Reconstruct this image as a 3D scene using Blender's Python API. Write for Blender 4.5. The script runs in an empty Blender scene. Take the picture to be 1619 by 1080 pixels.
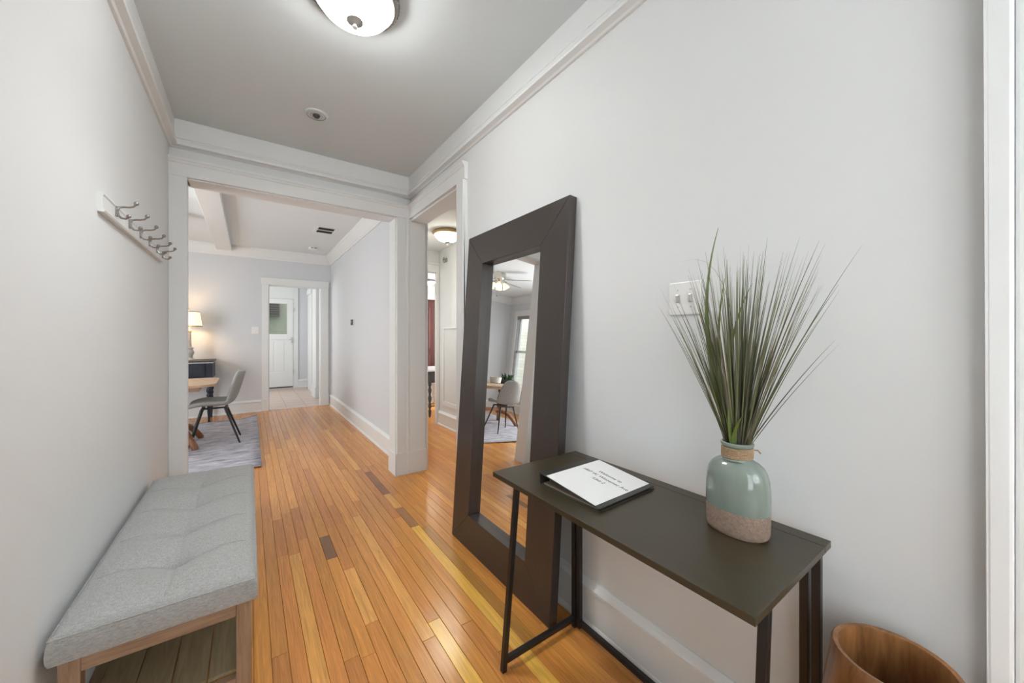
import bpy, math, random
from mathutils import Vector, Matrix
random.seed(7)
R = math.radians
scene = bpy.context.scene
COL = scene.collection

# ------------------------------------------------------------------ camera
cam_d = bpy.data.cameras.new('camera')
cam = bpy.data.objects.new('camera', cam_d)
COL.objects.link(cam)
cam.location = (0, 0, 1.30)
cam.rotation_euler = (R(90), 0, R(-35.4))
cam_d.sensor_width = 36
cam_d.sensor_fit = 'HORIZONTAL'
cam_d.lens = 584.4 / 1619 * 36
cam_d.shift_y = -9 / 1619
cam_d.clip_start = 0.02
scene.camera = cam

# ------------------------------------------------------------------ world, exposure, daylight at the windows
world = bpy.data.worlds.new('sky')
scene.world = world
world.use_nodes = True
bg = world.node_tree.nodes['Background']
bg.inputs[0].default_value = (0.86, 0.93, 1.0, 1)
bg.inputs[1].default_value = 2.3
vs = scene.view_settings
vs.view_transform = 'Standard'
vs.look = 'None'
vs.gamma = 1
vs.use_curve_mapping = False
vs.exposure = 0.4


def daylight(name, loc, rot, sx, sy, power, color=(1, 1, 1)):
    l = bpy.data.lights.new(name, 'AREA')
    l.shape = 'RECTANGLE'
    l.size, l.size_y = sx, sy
    l.energy = power
    l.color = color
    o = bpy.data.objects.new(name, l)
    COL.objects.link(o)
    o.location = loc
    o.rotation_euler = rot
    return o


# windows: rear wall of the hall, bedroom; side, dining and kitchen ones are added
daylight('daylight_hall_window', (0.40, -1.72, 1.78), (R(90), 0, R(180)), 1.2, 1.1, 132, (0.985, 0.99, 0.98))
daylight('added_side_daylight', (-0.40, -1.05, 1.45), (R(90), 0, R(-90)), 1.0, 1.6, 4.0, (1.0, 0.99, 0.965))  # added with its unseen window to light the right wall face-on
daylight('added_dining_daylight', (-2.84, 4.75, 1.45), (R(90), 0, R(-90)), 1.5, 1.7, 56, (0.95, 0.975, 1.0))  # extra daylight, added at a second dining window out of view
daylight('added_kitchen_daylight', (-0.94, 9.3, 1.6), (R(90), 0, R(-90)), 1.2, 1.3, 25, (1.0, 0.985, 0.965))  # added kitchen light, placed at a made-up window out of view
daylight('daylight_bedroom_window', (4.34, 6.6, 1.5), (R(90), 0, R(90)), 1.4, 1.5, 70, (1.0, 0.99, 0.97))

# ------------------------------------------------------------------ materials
MATS = {}


def mat(name, color, rough=0.5, spec=0.5, metal=0.0, bump=0.0, bscale=60.0, var=0.0, vscale=4.0, coat=0.0,
        stretch=None, emit=None, estr=0.0, trans=0.0, space='Object'):
    if name in MATS:
        return MATS[name]
    m = bpy.data.materials.new(name)
    m.use_nodes = True
    nt = m.node_tree
    b = nt.nodes['Principled BSDF']
    b.inputs['Base Color'].default_value = (*color, 1)
    b.inputs['Roughness'].default_value = rough
    b.inputs['Specular IOR Level'].default_value = spec
    b.inputs['Metallic'].default_value = metal
    b.inputs['Coat Weight'].default_value = coat
    b.inputs['Coat Roughness'].default_value = 0.15
    b.inputs['Transmission Weight'].default_value = trans
    if emit:
        b.inputs['Emission Color'].default_value = (*emit, 1)
        b.inputs['Emission Strength'].default_value = estr
    if bump or var:
        tc = nt.nodes.new('ShaderNodeTexCoord')
        mp = nt.nodes.new('ShaderNodeMapping')
        nt.links.new(tc.outputs[space], mp.inputs[0])
        if stretch:
            mp.inputs['Scale'].default_value = stretch
        if var:
            n = nt.nodes.new('ShaderNodeTexNoise')
            n.inputs['Scale'].default_value = vscale
            n.inputs['Detail'].default_value = 5
            nt.links.new(mp.outputs[0], n.inputs[0])
            r = nt.nodes.new('ShaderNodeValToRGB')
            r.color_ramp.elements[0].position = 0.3
            r.color_ramp.elements[1].position = 0.7
            r.color_ramp.elements[0].color = (*[max(0, c * (1 - var)) for c in color], 1)
            r.color_ramp.elements[1].color = (*[min(1, c * (1 + var)) for c in color], 1)
            nt.links.new(n.outputs[0], r.inputs[0])
            nt.links.new(r.outputs[0], b.inputs['Base Color'])
        if bump:
            n2 = nt.nodes.new('ShaderNodeTexNoise')
            n2.inputs['Scale'].default_value = bscale
            n2.inputs['Detail'].default_value = 3
            nt.links.new(mp.outputs[0], n2.inputs[0])
            bp = nt.nodes.new('ShaderNodeBump')
            bp.inputs['Strength'].default_value = bump
            bp.inputs['Distance'].default_value = 0.004
            nt.links.new(n2.outputs[0], bp.inputs['Height'])
            nt.links.new(bp.outputs[0], b.inputs['Normal'])
    MATS[name] = m
    return m


M_wall = mat('wall_paint', (0.735, 0.75, 0.75), 0.55, 0.3, bump=0.12, bscale=22)
M_wall2 = mat('dining_wall_paint', (0.67, 0.69, 0.712), 0.6, 0.3, bump=0.08, bscale=22)
M_trim = mat('white_trim_paint', (0.78, 0.795, 0.79), 0.38, 0.45, bump=0.06, bscale=14)
M_ceil = mat('ceiling_paint', (0.70, 0.755, 0.775), 0.8, 0.2, bump=0.05, bscale=30)
M_ceil2 = mat('dining_ceiling_paint', (0.80, 0.84, 0.855), 0.8, 0.2)
M_gap = mat('dark_joint', (0.05, 0.025, 0.012), 0.8, 0.2)
M_grout = mat('tile_grout', (0.42, 0.36, 0.32), 0.8, 0.2)
M_tile = mat('beige_floor_tile', (0.60, 0.47, 0.40), 0.35, 0.5, var=0.08, vscale=5)
M_nickel = mat('brushed_nickel', (0.55, 0.54, 0.52), 0.28, 0.5, metal=1.0)
M_nickel2 = mat('dark_nickel', (0.30, 0.29, 0.275), 0.32, 0.5, metal=1.0)
M_finial = mat('grey_enamel', (0.36, 0.355, 0.34), 0.5, 0.4)
M_black = mat('black_metal', (0.012, 0.012, 0.013), 0.35, 0.5, bump=0.05, bscale=200)
M_brass = mat('aged_brass', (0.55, 0.40, 0.22), 0.35, 0.5, metal=1.0)
M_white = mat('white_plastic', (0.82, 0.82, 0.80), 0.3, 0.5)
M_darkplastic = mat('dark_plastic', (0.05, 0.05, 0.052), 0.35, 0.5)
M_paper = mat('white_paper', (0.80, 0.80, 0.79), 0.6, 0.3)
M_ink = mat('black_ink', (0.07, 0.07, 0.08), 0.6, 0.2)


def wood_mat(name, dark, light, rough, axis='Y', scale=9.0, coat=0.0, spec=0.5, rot=(0, 0, 0), bump=0.06, fine=1.0, space='Object'):
    """long-grain wood: noise stretched along one axis of the object"""
    m = bpy.data.materials.new(name)
    m.use_nodes = True
    nt = m.node_tree
    b = nt.nodes['Principled BSDF']
    b.inputs['Roughness'].default_value = rough
    b.inputs['Specular IOR Level'].default_value = spec
    b.inputs['Coat Weight'].default_value = coat
    b.inputs['Coat Roughness'].default_value = 0.2
    tc = nt.nodes.new('ShaderNodeTexCoord')
    mp = nt.nodes.new('ShaderNodeMapping')
    s = [6 * fine] * 3
    s['XYZ'.index(axis)] = 0.5
    mp.inputs['Scale'].default_value = s
    mp.inputs['Rotation'].default_value = rot
    nt.links.new(tc.outputs[space], mp.inputs[0])
    n = nt.nodes.new('ShaderNodeTexNoise')
    n.inputs['Scale'].default_value = scale
    n.inputs['Detail'].default_value = 7
    n.inputs['Roughness'].default_value = 0.65
    n.inputs['Distortion'].default_value = 0.6
    nt.links.new(mp.outputs[0], n.inputs[0])
    r = nt.nodes.new('ShaderNodeValToRGB')
    r.color_ramp.elements[0].position = 0.32
    r.color_ramp.elements[1].position = 0.68
    r.color_ramp.elements[0].color = (*dark, 1)
    r.color_ramp.elements[1].color = (*light, 1)
    nt.links.new(n.outputs[0], r.inputs[0])
    nt.links.new(r.outputs[0], b.inputs['Base Color'])
    bp = nt.nodes.new('ShaderNodeBump')
    bp.inputs['Strength'].default_value = bump
    bp.inputs['Distance'].default_value = 0.003
    nt.links.new(n.outputs[0], bp.inputs['Height'])
    nt.links.new(bp.outputs[0], b.inputs['Normal'])
    MATS[name] = m
    return m


M_espresso_v = wood_mat('espresso_wood_upright', (0.040, 0.032, 0.030), (0.054, 0.043, 0.039), 0.33, 'Z', 16, coat=0.15, fine=2.0)
M_espresso_h = wood_mat('espresso_wood_rail', (0.040, 0.032, 0.030), (0.054, 0.043, 0.039), 0.33, 'Y', 16, coat=0.15, fine=2.0)
M_tabletop = wood_mat('espresso_laminate', (0.042, 0.032, 0.017), (0.052, 0.040, 0.022), 0.34, 'Y', 14, bump=0.0)
M_oak = wood_mat('weathered_oak', (0.24, 0.145, 0.085), (0.40, 0.27, 0.175), 0.6, 'X', 12)
M_oak_z = wood_mat('weathered_oak_post', (0.24, 0.145, 0.085), (0.40, 0.27, 0.175), 0.6, 'Z', 12)
M_oak_y = wood_mat('weathered_oak_shelf', (0.22, 0.165, 0.09), (0.33, 0.26, 0.15), 0.6, 'Y', 12)
M_acacia = wood_mat('acacia_wood', (0.16, 0.065, 0.022), (0.36, 0.165, 0.06), 0.30, 'Z', 7, coat=0.2)
M_tablewood = wood_mat('light_table_wood', (0.42, 0.29, 0.19), (0.58, 0.43, 0.30), 0.45, 'X', 6)
M_brownwood = wood_mat('chestnut_wood', (0.17, 0.065, 0.025), (0.32, 0.14, 0.06), 0.4, 'Z', 6)
M_redwood = wood_mat('red_mahogany', (0.055, 0.012, 0.009), (0.12, 0.026, 0.018), 0.35, 'Z', 5)
M_navy = mat('navy_paint', (0.022, 0.028, 0.042), 0.45, 0.4, var=0.25, vscale=8)
M_chargrey = mat('charcoal_paint', (0.055, 0.057, 0.055), 0.5, 0.4)
M_lampwood = mat('whitewashed_wood', (0.50, 0.47, 0.43), 0.6, 0.3, var=0.15, vscale=30)


def fabric_mat(name, c1, c2, scale=520, bump=0.22, rough=0.9):
    m = bpy.data.materials.new(name)
    m.use_nodes = True
    nt = m.node_tree
    b = nt.nodes['Principled BSDF']
    b.inputs['Roughness'].default_value = rough
    b.inputs['Specular IOR Level'].default_value = 0.2
    b.inputs['Sheen Weight'].default_value = 0.15
    tc = nt.nodes.new('ShaderNodeTexCoord')
    hs = []
    for sc in ((1, 0.16, 1), (0.16, 1, 0.5)):
        mp = nt.nodes.new('ShaderNodeMapping')
        mp.inputs['Scale'].default_value = sc
        nt.links.new(tc.outputs['Object'], mp.inputs[0])
        n = nt.nodes.new('ShaderNodeTexNoise')
        n.inputs['Scale'].default_value = scale
        n.inputs['Detail'].default_value = 2
        nt.links.new(mp.outputs[0], n.inputs[0])
        hs.append(n)
    add = nt.nodes.new('ShaderNodeMath')
    add.operation = 'ADD'
    nt.links.new(hs[0].outputs[0], add.inputs[0])
    nt.links.new(hs[1].outputs[0], add.inputs[1])
    half = nt.nodes.new('ShaderNodeMath')
    half.operation = 'MULTIPLY'
    half.inputs[1].default_value = 0.5
    nt.links.new(add.outputs[0], half.inputs[0])
    r = nt.nodes.new('ShaderNodeValToRGB')
    r.color_ramp.elements[0].position = 0.36
    r.color_ramp.elements[1].position = 0.64
    r.color_ramp.elements[0].color = (*c1, 1)
    r.color_ramp.elements[1].color = (*c2, 1)
    nt.links.new(half.outputs[0], r.inputs[0])
    nt.links.new(r.outputs[0], b.inputs['Base Color'])
    bp = nt.nodes.new('ShaderNodeBump')
    bp.inputs['Strength'].default_value = bump
    bp.inputs['Distance'].default_value = 0.002
    nt.links.new(half.outputs[0], bp.inputs['Height'])
    nt.links.new(bp.outputs[0], b.inputs['Normal'])
    MATS[name] = m
    return m


M_benchfab = fabric_mat('grey_linen', (0.29, 0.292, 0.285), (0.46, 0.462, 0.45))
M_chairfab = fabric_mat('grey_chair_fabric', (0.29, 0.292, 0.275), (0.39, 0.392, 0.37), 200)
M_shade = mat('linen_lamp_shade', (0.85, 0.72, 0.52), 0.8, 0.1, emit=(1.0, 0.72, 0.40), estr=1.1)
M_glow = mat('lit_frosted_glass', (0.95, 0.95, 0.93), 0.4, 0.4, emit=(1.0, 0.99, 0.97), estr=30.0)
M_glow2 = mat('lit_frosted_glass_warm', (0.95, 0.93, 0.88), 0.4, 0.4, emit=(1.0, 0.91, 0.76), estr=22.0)
M_glow3 = mat('lit_bulb', (0.95, 0.93, 0.85), 0.4, 0.4, emit=(1.0, 0.88, 0.66), estr=14.0)
M_fanglass = mat('frosted_tulip_glass', (0.92, 0.85, 0.70), 0.4, 0.4, emit=(1.0, 0.84, 0.6), estr=0.6)


def floor_mat():
    m = bpy.data.materials.new('oak_floor_board')
    m.use_nodes = True
    nt = m.node_tree
    b = nt.nodes['Principled BSDF']
    b.inputs['Specular IOR Level'].default_value = 0.5
    at = nt.nodes.new('ShaderNodeAttribute')
    at.attribute_name = 'tone'
    at2 = nt.nodes.new('ShaderNodeAttribute')
    at2.attribute_name = 'shift'
    ge = nt.nodes.new('ShaderNodeNewGeometry')
    ad = nt.nodes.new('ShaderNodeVectorMath')
    ad.operation = 'ADD'
    nt.links.new(ge.outputs['Position'], ad.inputs[0])
    nt.links.new(at2.outputs['Vector'], ad.inputs[1])
    mp = nt.nodes.new('ShaderNodeMapping')
    mp.inputs['Scale'].default_value = (42, 1.6, 1)
    nt.links.new(ad.outputs[0], mp.inputs[0])
    n = nt.nodes.new('ShaderNodeTexNoise')
    n.inputs['Scale'].default_value = 2.2
    n.inputs['Detail'].default_value = 7
    n.inputs['Roughness'].default_value = 0.62
    n.inputs['Distortion'].default_value = 1.1
    nt.links.new(mp.outputs[0], n.inputs[0])
    mr = nt.nodes.new('ShaderNodeMapRange')
    mr.inputs[1].default_value = 0.25
    mr.inputs[2].default_value = 0.75
    mr.inputs[3].default_value = 0.76
    mr.inputs[4].default_value = 1.32
    nt.links.new(n.outputs[0], mr.inputs[0])
    mx = nt.nodes.new('ShaderNodeVectorMath')
    mx.operation = 'SCALE'
    nt.links.new(at.outputs['Color'], mx.inputs[0])
    nt.links.new(mr.outputs[0], mx.inputs['Scale'])
    nt.links.new(mx.outputs[0], b.inputs['Base Color'])
    n2 = nt.nodes.new('ShaderNodeTexNoise')
    n2.inputs['Scale'].default_value = 5
    n2.inputs['Detail'].default_value = 4
    nt.links.new(ge.outputs['Position'], n2.inputs[0])
    mr2 = nt.nodes.new('ShaderNodeMapRange')
    mr2.inputs[3].default_value = 0.16
    mr2.inputs[4].default_value = 0.28
    nt.links.new(n2.outputs[0], mr2.inputs[0])
    nt.links.new(mr2.outputs[0], b.inputs['Roughness'])
    bp = nt.nodes.new('ShaderNodeBump')
    bp.inputs['Strength'].default_value = 0.10
    bp.inputs['Distance'].default_value = 0.002
    nt.links.new(n.outputs[0], bp.inputs['Height'])
    nt.links.new(bp.outputs[0], b.inputs['Normal'])
    return m


M_floor = floor_mat()


def rug_mat():
    m = bpy.data.materials.new('faded_grey_rug')
    m.use_nodes = True
    nt = m.node_tree
    b = nt.nodes['Principled BSDF']
    b.inputs['Roughness'].default_value = 0.95
    b.inputs['Specular IOR Level'].default_value = 0.1
    tc = nt.nodes.new('ShaderNodeTexCoord')
    mp = nt.nodes.new('ShaderNodeMapping')
    mp.inputs['Scale'].default_value = (2.2, 7, 1)
    nt.links.new(tc.outputs['Object'], mp.inputs[0])
    n = nt.nodes.new('ShaderNodeTexNoise')
    n.inputs['Scale'].default_value = 2.2
    n.inputs['Detail'].default_value = 9
    n.inputs['Roughness'].default_value = 0.75
    nt.links.new(mp.outputs[0], n.inputs[0])
    r = nt.nodes.new('ShaderNodeValToRGB')
    e = r.color_ramp.elements
    e[0].position, e[0].color = 0.34, (0.22, 0.21, 0.25, 1)
    e[1].position, e[1].color = 0.66, (0.66, 0.65, 0.69, 1)
    k = e.new(0.5)
    k.color = (0.46, 0.445, 0.485, 1)
    nt.links.new(n.outputs[0], r.inputs[0])
    nt.links.new(r.outputs[0], b.inputs['Base Color'])
    n2 = nt.nodes.new('ShaderNodeTexNoise')
    n2.inputs['Scale'].default_value = 260
    nt.links.new(tc.outputs['Object'], n2.inputs[0])
    bp = nt.nodes.new('ShaderNodeBump')
    bp.inputs['Strength'].default_value = 0.4
    bp.inputs['Distance'].default_value = 0.003
    nt.links.new(n2.outputs[0], bp.inputs['Height'])
    nt.links.new(bp.outputs[0], b.inputs['Normal'])
    return m


M_rug = rug_mat()

M_mirror = mat('mirror_glass', (0.88, 0.89, 0.88), 0.0, 0.5, metal=1.0)
M_pane = mat('window_glass', (1, 1, 1), 0.0, 0.5, trans=1.0)
MATS['window_glass'].node_tree.nodes['Principled BSDF'].inputs['IOR'].default_value = 1.01


# ------------------------------------------------------------------ mesh helpers
class MB:
    def __init__(self):
        self.v, self.f = [], []

    def add(self, vs, fs):
        o = len(self.v)
        self.v += [tuple(p) for p in vs]
        self.f += [tuple(i + o for i in f) for f in fs]
        return self

    def box(self, x0, x1, y0, y1, z0, z1):
        vs = [(x0, y0, z0), (x1, y0, z0), (x1, y1, z0), (x0, y1, z0), (x0, y0, z1), (x1, y0, z1), (x1, y1, z1), (x0, y1, z1)]
        return self.add(vs, [(0, 3, 2, 1), (4, 5, 6, 7), (0, 1, 5, 4), (1, 2, 6, 5), (2, 3, 7, 6), (3, 0, 4, 7)])

    def beam(self, p, q, w, d, up=(0, 0, 1)):
        """square bar from p to q"""
        p, q = Vector(p), Vector(q)
        t = (q - p).normalized()
        u = Vector(up)
        if abs(t.dot(u)) > 0.98:
            u = Vector((1, 0, 0))
        s = t.cross(u).normalized() * w / 2
        u = s.cross(t).normalized() * d / 2
        vs = [p - s - u, p + s - u, p + s + u, p - s + u, q - s - u, q + s - u, q + s + u, q - s + u]
        return self.add(vs, [(0, 3, 2, 1), (4, 5, 6, 7), (0, 1, 5, 4), (1, 2, 6, 5), (2, 3, 7, 6), (3, 0, 4, 7)])

    def tube(self, pts, rad, n=8, cap=True):
        pts = [Vector(p) for p in pts]
        if not hasattr(rad, '__len__'):
            rad = [rad] * len(pts)
        rings = []
        ref = None
        for i, p in enumerate(pts):
            t = (pts[min(i + 1, len(pts) - 1)] - pts[max(i - 1, 0)]).normalized()
            if ref is None:
                ref = Vector((0, 0, 1)) if abs(t.z) < 0.9 else Vector((1, 0, 0))
            a = t.cross(ref).normalized()
            bb = a.cross(t).normalized()
            ref = bb
            rings.append([p + (a * math.cos(2 * math.pi * k / n) + bb * math.sin(2 * math.pi * k / n)) * rad[i] for k in range(n)])
        vs = [v for r in rings for v in r]
        fs = []
        for i in range(len(pts) - 1):
            for k in range(n):
                k2 = (k + 1) % n
                fs.append((i * n + k, i * n + k2, (i + 1) * n + k2, (i + 1) * n + k))
        if cap:
            fs.append(tuple(range(n - 1, -1, -1)))
            fs.append(tuple((len(pts) - 1) * n + k for k in range(n)))
        return self.add(vs, fs)

    def lathe(self, prof, n=32, c=(0, 0), sx=1.0, sy=1.0, closed=False, pw=2.0):
        """prof = [(r, z)]; elliptical with sx, sy; pw > 2 squares the section"""
        vs = []
        for r, z in prof:
            for k in range(n):
                a = 2 * math.pi * k / n
                ca, sa = math.cos(a), math.sin(a)
                g = (abs(ca) ** pw + abs(sa) ** pw) ** (-1 / pw)
                vs.append((c[0] + r * sx * ca * g, c[1] + r * sy * sa * g, z))
        fs = []
        m = len(prof)
        for i in range(m - (0 if closed else 1)):
            i2 = (i + 1) % m
            for k in range(n):
                k2 = (k + 1) % n
                fs.append((i * n + k, i * n + k2, i2 * n + k2, i2 * n + k))
        if not closed:
            if prof[0][0] > 1e-6:
                fs.append(tuple(range(n - 1, -1, -1)))
            if prof[-1][0] > 1e-6:
                fs.append(tuple((m - 1) * n + k for k in range(n)))
        return self.add(vs, fs)

    def prism(self, prof, p0, p1, out, up=(0, 0, 1)):
        """closed profile [(out, up)] swept straight from p0 to p1"""
        p0, p1, out, up = Vector(p0), Vector(p1), Vector(out), Vector(up)
        n = len(prof)
        vs = [p0 + out * a + up * b for a, b in prof] + [p1 + out * a + up * b for a, b in prof]
        fs = [(i, (i + 1) % n, n + (i + 1) % n, n + i) for i in range(n)]
        fs += [tuple(range(n - 1, -1, -1)), tuple(range(n, 2 * n))]
        return self.add(vs, fs)

    def sphere(self, c, r, n=12, m=8, s=(1, 1, 1)):
        vs = []
        for i in range(m + 1):
            t = math.pi * i / m
            for k in range(n):
                a = 2 * math.pi * k / n
                vs.append((c[0] + s[0] * r * math.sin(t) * math.cos(a), c[1] + s[1] * r * math.sin(t) * math.sin(a), c[2] + s[2] * r * math.cos(t)))
        fs = []
        for i in range(m):
            for k in range(n):
                k2 = (k + 1) % n
                fs.append((i * n + k, (i + 1) * n + k, (i + 1) * n + k2, i * n + k2))
        return self.add(vs, fs)

    def build(self, name, material, parent=None, smooth=False, bevel=0.0, seg=2, loc=None, angle=40):
        me = bpy.data.meshes.new(name)
        me.from_pydata(self.v, [], self.f)
        import bmesh
        bm = bmesh.new()
        bm.from_mesh(me)
        bmesh.ops.remove_doubles(bm, verts=bm.verts, dist=1e-6)
        bmesh.ops.recalc_face_normals(bm, faces=bm.faces)
        bm.to_mesh(me)
        bm.free()
        me.materials.append(material)
        o = bpy.data.objects.new(name, me)
        COL.objects.link(o)
        if parent:
            o.parent = parent
        if loc:
            o.location = loc
        if bevel:
            b = o.modifiers.new('bevel', 'BEVEL')
            b.width = bevel
            b.segments = seg
            b.limit_method = 'ANGLE'
            b.angle_limit = R(35)
        if smooth:
            me.polygons.foreach_set('use_smooth', [True] * len(me.polygons))
            try:
                me.set_sharp_from_angle(angle=R(angle))
            except Exception:
                pass
        return o


def tag(o, label, cat, group=None):
    o['label'] = label
    o['category'] = cat
    if group:
        o['group'] = group
    return o


def thing(name, label, cat, loc=(0, 0, 0), rz=0.0, group=None):
    o = bpy.data.objects.new(name, None)
    COL.objects.link(o)
    o.location = loc
    o.rotation_euler = (0, 0, rz)
    return tag(o, label, cat, group)


def struct(o, label=None):
    o['kind'] = 'structure'
    if label:
        o['label'] = label
    return o


def copy_tree(o, parent=None):
    c = o.copy()
    COL.objects.link(c)
    c.parent = parent
    for ch in list(o.children):
        copy_tree(ch, c)
    return c


# ------------------------------------------------------------------ room shell
XL, XR, CEIL = -0.45, 1.255, 2.79
YB, YB2 = 3.43, 3.60            # partition with the wide cased opening
YF = 7.69                       # far wall of the dining room
DXL = -2.90                     # left wall of the dining room
REAR = -1.80
DY0, DY1 = 2.42, 3.42           # doorway in the right wall
RC = 2.55                       # lower ceiling beyond that doorway


def wallbox(name, boxes, m):
    b = MB()
    for q in boxes:
        b.box(*q)
    return struct(b.build(name, m))


wallbox('wall_left', [(XL - 0.15, XL, REAR, -1.60, -0.05, CEIL), (XL - 0.15, XL, -1.60, -0.50, -0.05, 0.58), (XL - 0.15, XL, -1.60, -0.50, 2.32, CEIL), (XL - 0.15, XL, -0.50, YB, -0.05, CEIL)], M_wall)
wallbox('wall_right', [(XR, XR + 0.15, REAR, -0.98, -0.05, CEIL), (XR, XR + 0.15, -0.98, -0.08, 2.08, CEIL),
                       (XR, XR + 0.15, -0.08, DY0, -0.05, CEIL), (XR, XR + 0.15, DY0, YB, 2.40, CEIL)], M_wall)
wallbox('wall_rear', [(XL - 0.15, -0.25, REAR - 0.15, REAR, -0.05, CEIL), (1.05, XR + 0.15, REAR - 0.15, REAR, -0.05, CEIL),
                      (-0.25, 1.05, REAR - 0.15, REAR, -0.05, 1.2), (-0.25, 1.05, REAR - 0.15, REAR, 2.4, CEIL)], M_wall)
wallbox('wall_partition', [(XL - 0.15, -0.38, YB, YB2, -0.05, CEIL), (-0.38, 1.13, YB, YB2, 2.43, CEIL),
                           (1.13, 1.385, YB + 0.012, YB2, -0.05, CEIL)], M_wall)
wallbox('wall_dining_near', [(DXL - 0.15, XL - 0.15, YB, YB2, -0.05, CEIL)], M_wall2)
wallbox('wall_dining_far', [(DXL - 0.15, 0.28, YF, YF + 0.14, -0.05, CEIL), (0.28, 1.085, YF, YF + 0.14, 2.19, CEIL),
                            (1.085, XR + 0.14, YF, YF + 0.14, -0.05, CEIL)], M_wall2)
wallbox('wall_dining_left', [(DXL - 0.15, DXL, YB2, 3.95, -0.05, CEIL), (DXL - 0.15, DXL, 5.55, 6.35, -0.05, CEIL),
                             (DXL - 0.15, DXL, 7.36, YF, -0.05, CEIL), (DXL - 0.15, DXL, 3.95, 5.55, -0.05, 0.58),
                             (DXL - 0.15, DXL, 3.95, 5.55, 2.32, CEIL), (DXL - 0.15, DXL, 6.35, 7.36, -0.05, 0.58),
                             (DXL - 0.15, DXL, 6.35, 7.36, 2.32, CEIL)], M_wall2)
wallbox('wall_dining_right', [(XR, XR + 0.14, YB2, YF, -0.05, CEIL)], M_wall2)
wallbox('wall_kitchen_left', [(-1.15, -1.0, YF + 0.14, 8.7, -0.05, CEIL), (-1.15, -1.0, 9.9, 10.75, -0.05, CEIL),
                              (-1.15, -1.0, 8.7, 9.9, -0.05, 0.95), (-1.15, -1.0, 8.7, 9.9, 2.25, CEIL)], M_wall2)
wallbox('wall_kitchen_right', [(1.20, 1.35, YF + 0.14, 10.75, -0.05, CEIL)], M_wall2)
wallbox('wall_kitchen_far', [(-1.15, 0.10, 10.70, 10.85, -0.05, CEIL), (0.90, 1.35, 10.70, 10.85, -0.05, CEIL),
                             (0.10, 0.90, 10.70, 10.85, 2.22, CEIL)], M_wall2)
wallbox('wall_vestibule_right', [(2.285, 2.42, 1.50, 5.21, -0.05, RC)], M_wall)
wallbox('wall_vestibule_near', [(1.40, 2.42, 1.36, 1.50, -0.05, RC)], M_wall)
wallbox('wall_vestibule_far', [(1.40, 1.52, 5.09, 5.13, -0.05, RC), (1.52, 2.25, 5.09, 5.13, 2.22, RC), (2.25, 4.5, 5.09, 5.13, -0.05, RC)], M_wall)
wallbox('wall_bedroom_far', [(1.25, 4.5, 8.60, 8.75, -0.05, RC)], M_wall)
wallbox('wall_bedroom_right', [(4.40, 4.55, 5.09, 5.9, -0.05, RC), (4.40, 4.55, 7.3, 8.75, -0.05, RC), (4.40, 4.55, 5.9, 7.3, -0.05, 0.75),
                               (4.40, 4.55, 5.9, 7.3, 2.25, RC)], M_wall)
wallbox('wall_bedroom_left', [(1.40, 1.50, 5.13, 8.60, -0.05, RC)], M_wall)
wallbox('ceiling', [(XL - 0.15, XR + 0.15, REAR - 0.15, YB + 0.05, CEIL, CEIL + 0.12)], M_ceil)
wallbox('ceiling_dining', [(DXL - 0.15, XR + 0.15, YB + 0.05, 10.85, CEIL, CEIL + 0.12)], M_ceil2)
wallbox('ceiling_vestibule', [(1.40, 4.55, 1.36, 8.75, RC, RC + 0.12)], M_ceil2)

# ---- floor boards -------------------------------------------------------------
sub = MB()
sub.box(DXL - 0.15, 4.55, REAR - 0.15, YF + 0.005, -0.06, -0.006)
floor = struct(sub.build('floor', M_gap), 'honey oak strip floor running down the hall')

PITCH = 0.0585
TONES = [(0.60, 0.245, 0.054), (0.63, 0.27, 0.06), (0.57, 0.228, 0.05), (0.65, 0.285, 0.066), (0.58, 0.235, 0.058), (0.61, 0.262, 0.054), (0.54, 0.212, 0.052)]
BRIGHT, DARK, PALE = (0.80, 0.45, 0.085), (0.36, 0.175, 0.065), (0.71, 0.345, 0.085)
special = {}          # column -> [(y0, y1, tone)]


def col_of(x):
    return int(math.floor((x - 0.19) / PITCH + 1e-6))


def sp(x, y0, y1, tone):
    special.setdefault(col_of(x), []).append((y0, y1, tone))


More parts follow.
